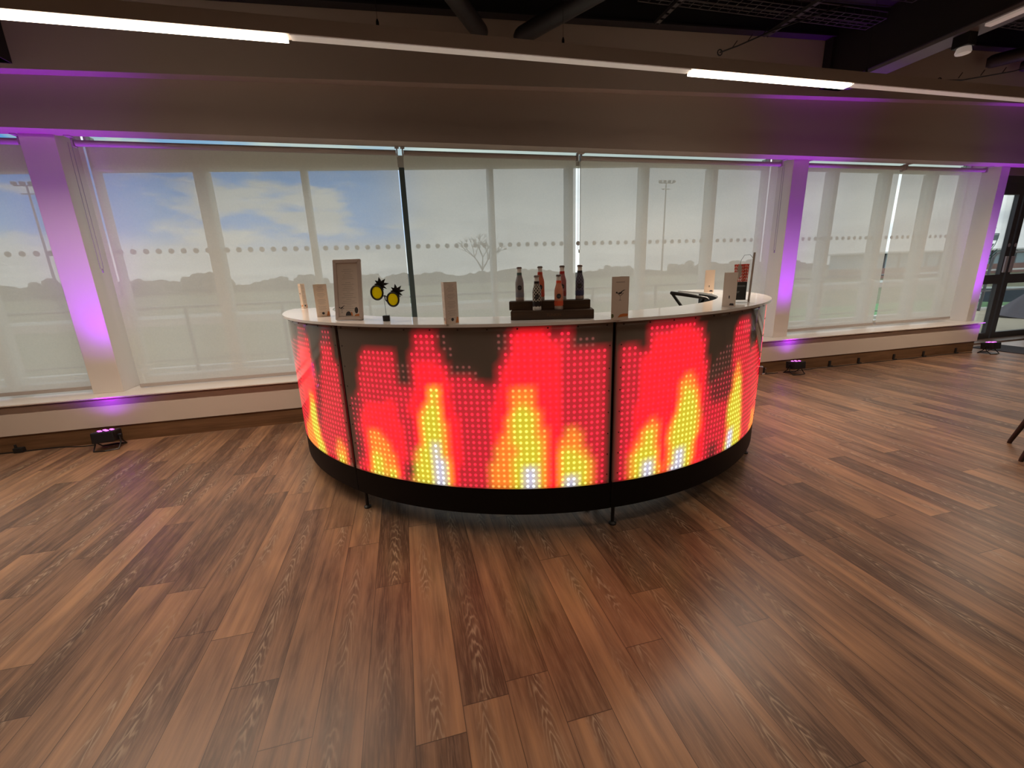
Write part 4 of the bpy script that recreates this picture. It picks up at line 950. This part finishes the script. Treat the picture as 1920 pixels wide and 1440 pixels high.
for i, (x, y, rz, lab) in enumerate(PARS):
    par(x, y, rz, lab)
    L = bpy.data.lights.new('uplight_beam', 'SPOT'); L.color = (.38,.0,1.0); L.energy = 44; L.spot_size = radians(64); L.spot_blend = 1.0; L.shadow_soft_size = .05
    lo = bpy.data.objects.new('uplight_beam', L); COL.objects.link(lo); lo.location = (x, y+.005, .185)
    L3 = bpy.data.lights.new('uplight_core', 'SPOT'); L3.color = (.38,.0,1.0); L3.energy = 235; L3.spot_size = radians(42); L3.spot_blend = 1.0; L3.shadow_soft_size = .05
    l3 = bpy.data.objects.new('uplight_core', L3); COL.objects.link(l3); l3.location = (x, y+.005, .185)
    l3.rotation_euler = (Vector((x, 4.60, 2.6))-l3.location).to_track_quat('-Z','Y').to_euler()
    L2 = bpy.data.lights.new('uplight_spill', 'SPOT'); L2.color = (.36,.05,1.0); L2.energy = 6; L2.spot_size = radians(150); L2.spot_blend = 1.0; L2.shadow_soft_size = .05
    l2 = bpy.data.objects.new('uplight_spill', L2); COL.objects.link(l2); l2.location = (x, y+.01, .19); l2.rotation_euler = (pi,0,0)
    tgt = Vector((x-.0, 4.62, 2.6)); lo.rotation_euler = (tgt-lo.location).to_track_quat('-Z','Y').to_euler()
# power cables
def cable(pts, label):
    P = [Vector(p) for p in pts]; Q = []
    for i in range(len(P)-1):
        p0, p1, p2, p3 = P[max(i-1,0)], P[i], P[i+1], P[min(i+2,len(P)-1)]
        for k in range(6):
            s_ = k/6; Q.append(.5*((2*p1)+(-p0+p2)*s_+(2*p0-5*p1+4*p2-p3)*s_*s_+(-p0+3*p1-3*p2+p3)*s_**3))
    Q.append(P[-1]); mb = MB(); mb.tube(Q, .0045, 6); o = mb.build('power_cable', M['cable'], smooth=True); tag(o, label, 'cable', 'black power cables along the skirting'); cables.append(o)
cables = []
cable([(-6.6,4.47,.006),(-5.2,4.48,.006),(-3.75,4.50,.006),(-3.42,4.495,.006),(-3.15,4.50,.008),(-2.95,4.46,.006),(-2.84,4.46,.006)], 'black power cable on the floor leading left from the leftmost uplight')
cable([(5.0,4.43,.006),(5.1,4.455,.006),(5.4,4.470,.006),(5.8,4.462,.006),(6.4,4.470,.006),(7.1,4.464,.006),(7.8,4.47,.006),(8.10,4.46,.006),(8.20,4.42,.006)], 'black power cable along the skirting between the two right-hand uplights')
cable([(4.70,4.45,.006),(4.3,4.465,.006),(3.6,4.47,.006),(2.6,4.46,.006),(1.0,4.47,.006)], 'black power cable running from the middle uplight behind the bar')
mb = MB(); mb.box((-3.455,4.472,.001),(-3.385,4.514,.046), bev=.006); mb.lathe([(0,0),(.010,0),(.008,.03),(0,.03)], (-3.44,4.493,.045), 10); mb.build('plug_connector', M['cable'], cables[0])
for x, lab in ((4.52,'black clip on the skirting beside the bar, left of the middle uplight'),(5.62,'first black clip on the skirting right of the middle uplight'),(6.13,'second black clip on the skirting right of the middle uplight'),(6.78,'third black clip on the skirting right of the middle uplight'),(7.35,'fourth black clip on the skirting, two before the door'),(8.0,'last black clip on the skirting before the door')):
    t = thing('cable_clip', lab, 'cable clip', (x,4.5,0), 0, 'black clips on the skirting board')
    mb = MB(); mb.box((-.017,.003,.002),(.017,.0145,.078), bev=.002); mb.build('clip_plate', M['cable'], t)
    mb = MB(); mb.box((-.017,-.012,.0005),(.04,.004,.012), bev=.002); mb.build('clip_foot', M['cable'], t)

# ------------------------------------------------------------------ outside
mb = MB(); mb.box((-30,5.21,-.35),(40,8.62,-.10)); structure(mb.build('terrace_floor', M['deckwood']))
mb = MB(); mb.box((-30,8.62,-.40),(40,8.78,-.03)); structure(mb.build('trim_60', M['kerb']))
mb = MB(); mb.box((-250,8.7,-2.8),(400,420,-2.5)); structure(mb.build('ground', M['grass']))
mb = MB(); mb.box((-250,48,-2.5),(400,60,-2.48)); structure(mb.build('race_track', M['track']))
mb = MB(); mb.box((20,22,-2.49),(90,30,-2.46)); structure(mb.build('turf_strip', M['greenstrip']))
bal = thing('balustrade', 'grey metal balustrade along the terrace edge, seen faintly through the blinds', 'railing', (4,8.5,-.1)); off = bal.location
for z, r in ((1.02,.022),(.12,.012)):
    mb = MB(); mb.tube([(-12,8.5,z),(12.5,8.5,z)], r, 8); mb.build('handrail', M['rail'], bal, off=off)
for i in range(16):
    x = -11.1+1.5*i
    mb = MB(); mb.box((x-.022,8.48,-.1),(x+.022,8.52,1.01)); mb.build('post', M['rail'], bal, off=off)
t = thing('handrail_loop', 'grey bent tube railing outside, seen through the upper glass of the door', 'railing', (16.5,8.6,-.1)); off = t.location
mb = MB(); mb.tube([(15.80,8.6,-.1),(15.85,8.6,1.0),(15.90,8.6,1.36),(15.98,8.6,1.45),(16.1,8.6,1.48),(18.6,8.6,1.50),(18.7,8.6,1.42),(18.7,8.6,-.1)], .035, 8); mb.build('bent_tube', M['rail'], t, off=off)
mb = MB(); mb.tube([(14.2,8.6,.45),(18.7,8.6,.45)], .025, 8); mb.build('lower_rail', M['rail'], t, off=off)
# white running rails round the track
for y, zt, lab in ((46,-1.35,'near white running rail of the track outside, across the view behind the blinds'),(62,-1.2,'far white running rail of the track outside, in front of the trees')):
    t = thing('running_rail', lab, 'rail', (0,y,-2.5), 0, 'white running rails'); off = t.location
    mb = MB(); mb.box((-110,y-.08,zt-.30),(160,y+.08,zt)); mb.build('top_rail', M['whiterail'], t, off=off)
    for i in range(46):
        x = -66+3*i
        mb = MB(); mb.tube([(x,y+.3,-2.5),(x,y,zt-.1)], .05, 5); mb.build('post', M['whiterail'], t, off=off)
# hedge and trees on the horizon
def hedge():
    mb = MB(); n = 420; x0, x1, y = -200, 330, 190
    rnd = random.Random(3); hs = []; h = 5.0
    for i in range(n+1):
        u = i/n; x = x0+(x1-x0)*u
        h = 3.9+.9*sin(x*.045)+.9*sin(x*.13+1)+.5*sin(x*.37+2)+rnd.uniform(-.5,.5)
        hs.append((x, h))
    for (xa, ha), (xb, hb) in zip(hs, hs[1:]):
        A = [mb.bm.verts.new(p) for p in ((xa,y,-2.5),(xb,y,-2.5),(xb,y+.5,-2.5+hb),(xa,y+.5,-2.5+ha))]; mb.bm.faces.new(A)
        B = [mb.bm.verts.new(p) for p in ((xa,y+6,-2.5),(xb,y+6,-2.5),(xb,y+4,-2.5+hb*.95),(xa,y+4,-2.5+ha*.95))]; mb.bm.faces.new(B[::-1]); mb.bm.faces.new((A[3],A[2],B[2],B[3]))
    o = mb.build('hedge', M['tree']); tag(o, 'long dark hedge line on the horizon behind the track', 'hedge', kind='stuff')
hedge()
def crown_tree(x, y, h, w, label, seed):
    rnd = random.Random(seed)
    t = thing('tree', label, 'tree', (x,y,-2.5), 0, 'distant trees on the horizon')
    mb = MB()
    h *= .66; w *= .8
    for k in range(26):
        u_ = rnd.uniform(-1,1); c = Vector((u_*w*.5, rnd.uniform(-w*.15,w*.15), h*rnd.uniform(.35,.9-.35*u_*u_))); r = w*rnd.uniform(.07,.14)
        res = bmesh.ops.create_icosphere(mb.bm, subdivisions=2, radius=r, matrix=Matrix.Translation(c))
        for v in res['verts']: v.co += (v.co-c).normalized()*rnd.uniform(-.18,.22)*r
    mb.build('crown', M['tree'], t)
    mb = MB(); mb.tube([(0,0,0),(0,0,h*.5)], [w*.05,w*.03], 8); mb.build('trunk', M['bark'], t)
for i, (x, y, h, w, lab) in enumerate([(-104,165,9,16,'rounded distant tree seen through the blind left of the left column'),(-85,172,8.5,13,'distant tree just right of the left column'),
     (-62,165,10,18,'broad distant tree in the second window pane'),(-43,174,8.5,11,'smaller distant tree beside the broad one'),(-31,165,8,14,'distant tree behind the picture frame'),
     (-12,170,7.5,14,'low distant tree behind the novelty glasses'),(50,168,7.5,12,'distant tree behind the bottles'),(86,165,7.8,16,'distant tree right of the bottles'),(118,165,8.5,18,'distant tree behind the chair arm'),(150,168,8,18,'distant tree behind the straw holder')]):
    crown_tree(x, y, h, w, lab, i)
def bare_tree(x, y, h, label):
    rnd = random.Random(11); t = thing('bare_tree', label, 'tree', (x,y,-2.5))
    mb = MB(); tips = []
    def grow(p, d, L, r, lv):
        q = p+d*L; mb.tube([p, (p+q)/2+Vector((rnd.uniform(-.1,.1),0,0))*L*.3, q], [r, r*.8, r*.6], 5)
        if lv == 0: tips.append(q); return
        for k in range(4):
            nd = (d+Vector((rnd.uniform(-.9,.9), rnd.uniform(-.4,.4), rnd.uniform(-.15,.5)))).normalized(); grow(q, nd, L*rnd.uniform(.6,.8), r*.55, lv-1)
    grow(Vector((0,0,0)), Vector((.05,0,1)), h*.34, h*.028, 4)
    mb.build('branches', M['bark'], t)
bare_tree(21.5, 118, 14.5, 'bare branching tree on the horizon, behind the middle blind')
# floodlight masts
for x, y, h, lab in ((55.2,85,20.8,'tall floodlight mast faintly seen through the fourth blind'),(-53,85,19,'tall floodlight mast left of the left column')):
    t = thing('floodlight_mast', lab, 'floodlight', (x,y,-2.5), 0, 'floodlight masts')
    mb = MB(); mb.tube([(0,0,0),(0,0,h)], [.22,.12], 8); mb.build('mast', M['mast'], t)
    mb = MB(); mb.box((-1.6,-.1,h-.15),(1.6,.1,h)); mb.box((-.9,-.1,h-1.3),(.9,.1,h-1.15)); mb.build('crossarm', M['mast'], t)
    for k in range(4):
        mb = MB(); mb.box((-1.7+k*1.05,-.35,h),(-1.15+k*1.05,.15,h+.45), bev=.05); mb.build('floodlight', M['mast'], t)
# stands, banner and covered parasol seen through the door
t = thing('grandstand', 'pale blue glazed grandstand far outside the door', 'building', (150,75,-2.5)); off = t.location
mb = MB(); mb.box((95,72,-.4),(190,80,2.6)); mb.build('glazed_front', M['build'], t, off=off)
mb = MB(); mb.box((95,71.5,-2.5),(190,80,-.4)); mb.build('brick_base', M['build2'], t, off=off)
mb = MB(); mb.box((93,70,2.6),(192,81,2.95)); mb.build('roof', M['kerb'], t, off=off)
for i in range(24):
    mb = MB(); mb.box((96+i*4,71.8,-.4),(96.3+i*4,72,2.6)); mb.build('window_post', M['rail'], t, off=off)
t = thing('track_banner', 'dark banner with a white 8 beside the green strip, seen low through the door', 'banner', (46,24.5,-2.5), radians(-50))
mb = MB(); mb.box((-3,-.05,.3),(3,.05,1.35)); mb.build('banner_board', M['banner'], t)
text_mesh('8', 1.1, M['bannertext'], 'banner_number', t, Matrix.Translation((-.75,-.06,.82)) @ Matrix.Rotation(pi/2,4,'X'), .005)
mb = MB(); mb.box((-3,-.07,1.36),(3,.07,1.5)); mb.build('banner_rail', M['whiterail'], t)
t = thing('covered_parasol', 'folded grey cloth cover flaring to the terrace decking outside the door', 'parasol cover', (14.98,7.25,-.1))
mb = MB(); bm = mb.bm; n = 40; prof = [(.02,.72),(.09,.71),(.13,.67),(.07,.63),(.06,.60),(.12,.53),(.22,.41),(.34,.27),(.47,.13),(.58,.04),(.56,.03)]
rings = []
for r, z in prof: rings.append([bm.verts.new((r*(1+.06*sin(7*2*pi*k/n)*(r > .2))*cos(2*pi*k/n), r*(1+.06*sin(7*2*pi*k/n)*(r > .2))*sin(2*pi*k/n), z+.03*(r > .5)*sin(3*2*pi*k/n))) for k in range(n)])
for A, B in zip(rings, rings[1:]):
    for k in range(n): bm.faces.new((A[k],A[(k+1)%n],B[(k+1)%n],B[k]))
bm.faces.new(rings[0]); mb.build('cloth_cover', M['cover'], t, smooth=True)
mb = MB(); mb.lathe([(0,0),(.35,0),(.35,.05),(.03,.06),(.03,.6),(0,.6)], n=20); mb.build('parasol_base', M['rail'], t)

# ------------------------------------------------------------------ sky
w = bpy.data.worlds.new('overcast_sky'); SC.world = w; w.use_nodes = True; nt = w.node_tree; nt.nodes.clear()
out = N(nt, 'ShaderNodeOutputWorld'); bg = N(nt, 'ShaderNodeBackground'); nt.links.new(bg.outputs[0], out.inputs[0])
tc = N(nt, 'ShaderNodeTexCoord'); sp = N(nt, 'ShaderNodeSeparateXYZ'); nt.links.new(tc.outputs['Generated'], sp.inputs[0])
X, Y, Z = sp.outputs
den = math_(nt, 'ADD', math_(nt, 'MAXIMUM', Z, 0.0), .12)
cv_ = comb(nt, math_(nt, 'DIVIDE', X, den), math_(nt, 'DIVIDE', Y, den))
n1 = noise(nt, cv_, .55, 5, .55); n2 = noise(nt, comb(nt, math_(nt, 'MULTIPLY', X, 4.0), math_(nt, 'MULTIPLY', Y, 4.0), math_(nt, 'MULTIPLY', Z, 14.0)), 1.4, 4, .6)
# clear gaps lie towards the left of the room's outlook, between low haze and high cloud
left = N(nt, 'ShaderNodeMapRange', interpolation_type='SMOOTHSTEP'); nt.links.new(X, left.inputs['Value'])
left.inputs['From Min'].default_value = .10; left.inputs['From Max'].default_value = -.08
band = N(nt, 'ShaderNodeMapRange', interpolation_type='SMOOTHSTEP'); nt.links.new(Z, band.inputs['Value'])
band.inputs['From Min'].default_value = .045; band.inputs['From Max'].default_value = .10
top = N(nt, 'ShaderNodeMapRange', interpolation_type='SMOOTHSTEP'); nt.links.new(Z, top.inputs['Value'])
top.inputs['From Min'].default_value = .30; top.inputs['From Max'].default_value = .18
gap = math_(nt, 'MULTIPLY', math_(nt, 'MULTIPLY', left.outputs[0], band.outputs[0]), top.outputs[0])
gap = math_(nt, 'MULTIPLY', gap, math_(nt, 'MULTIPLY', math_(nt, 'SUBTRACT', .605, n2, clamp=True), 8.0, clamp=True), clamp=True)
cl_ = N(nt, 'ShaderNodeValToRGB'); nt.links.new(n1, cl_.inputs[0])
cl_.color_ramp.elements[0].position = .3; cl_.color_ramp.elements[0].color = (.62,.66,.70,1); cl_.color_ramp.elements[1].position = .7; cl_.color_ramp.elements[1].color = (1.05,1.06,1.05,1)
colr = mixc(nt, gap, cl_.outputs[0], (.08,.44,1.10))
nt.links.new(colr, bg.inputs[0]); bg.inputs[1].default_value = 1.38

# ------------------------------------------------------------------ view
vs = SC.view_settings; vs.view_transform = 'Standard'; vs.look = 'None'; vs.exposure = 0.0; vs.gamma = 1.0
try: vs.use_curve_mapping = False
except Exception: pass
SC.display_settings.display_device = 'sRGB'
SC.cycles.max_bounces = 10; SC.cycles.transparent_max_bounces = 16; SC.cycles.diffuse_bounces = 5
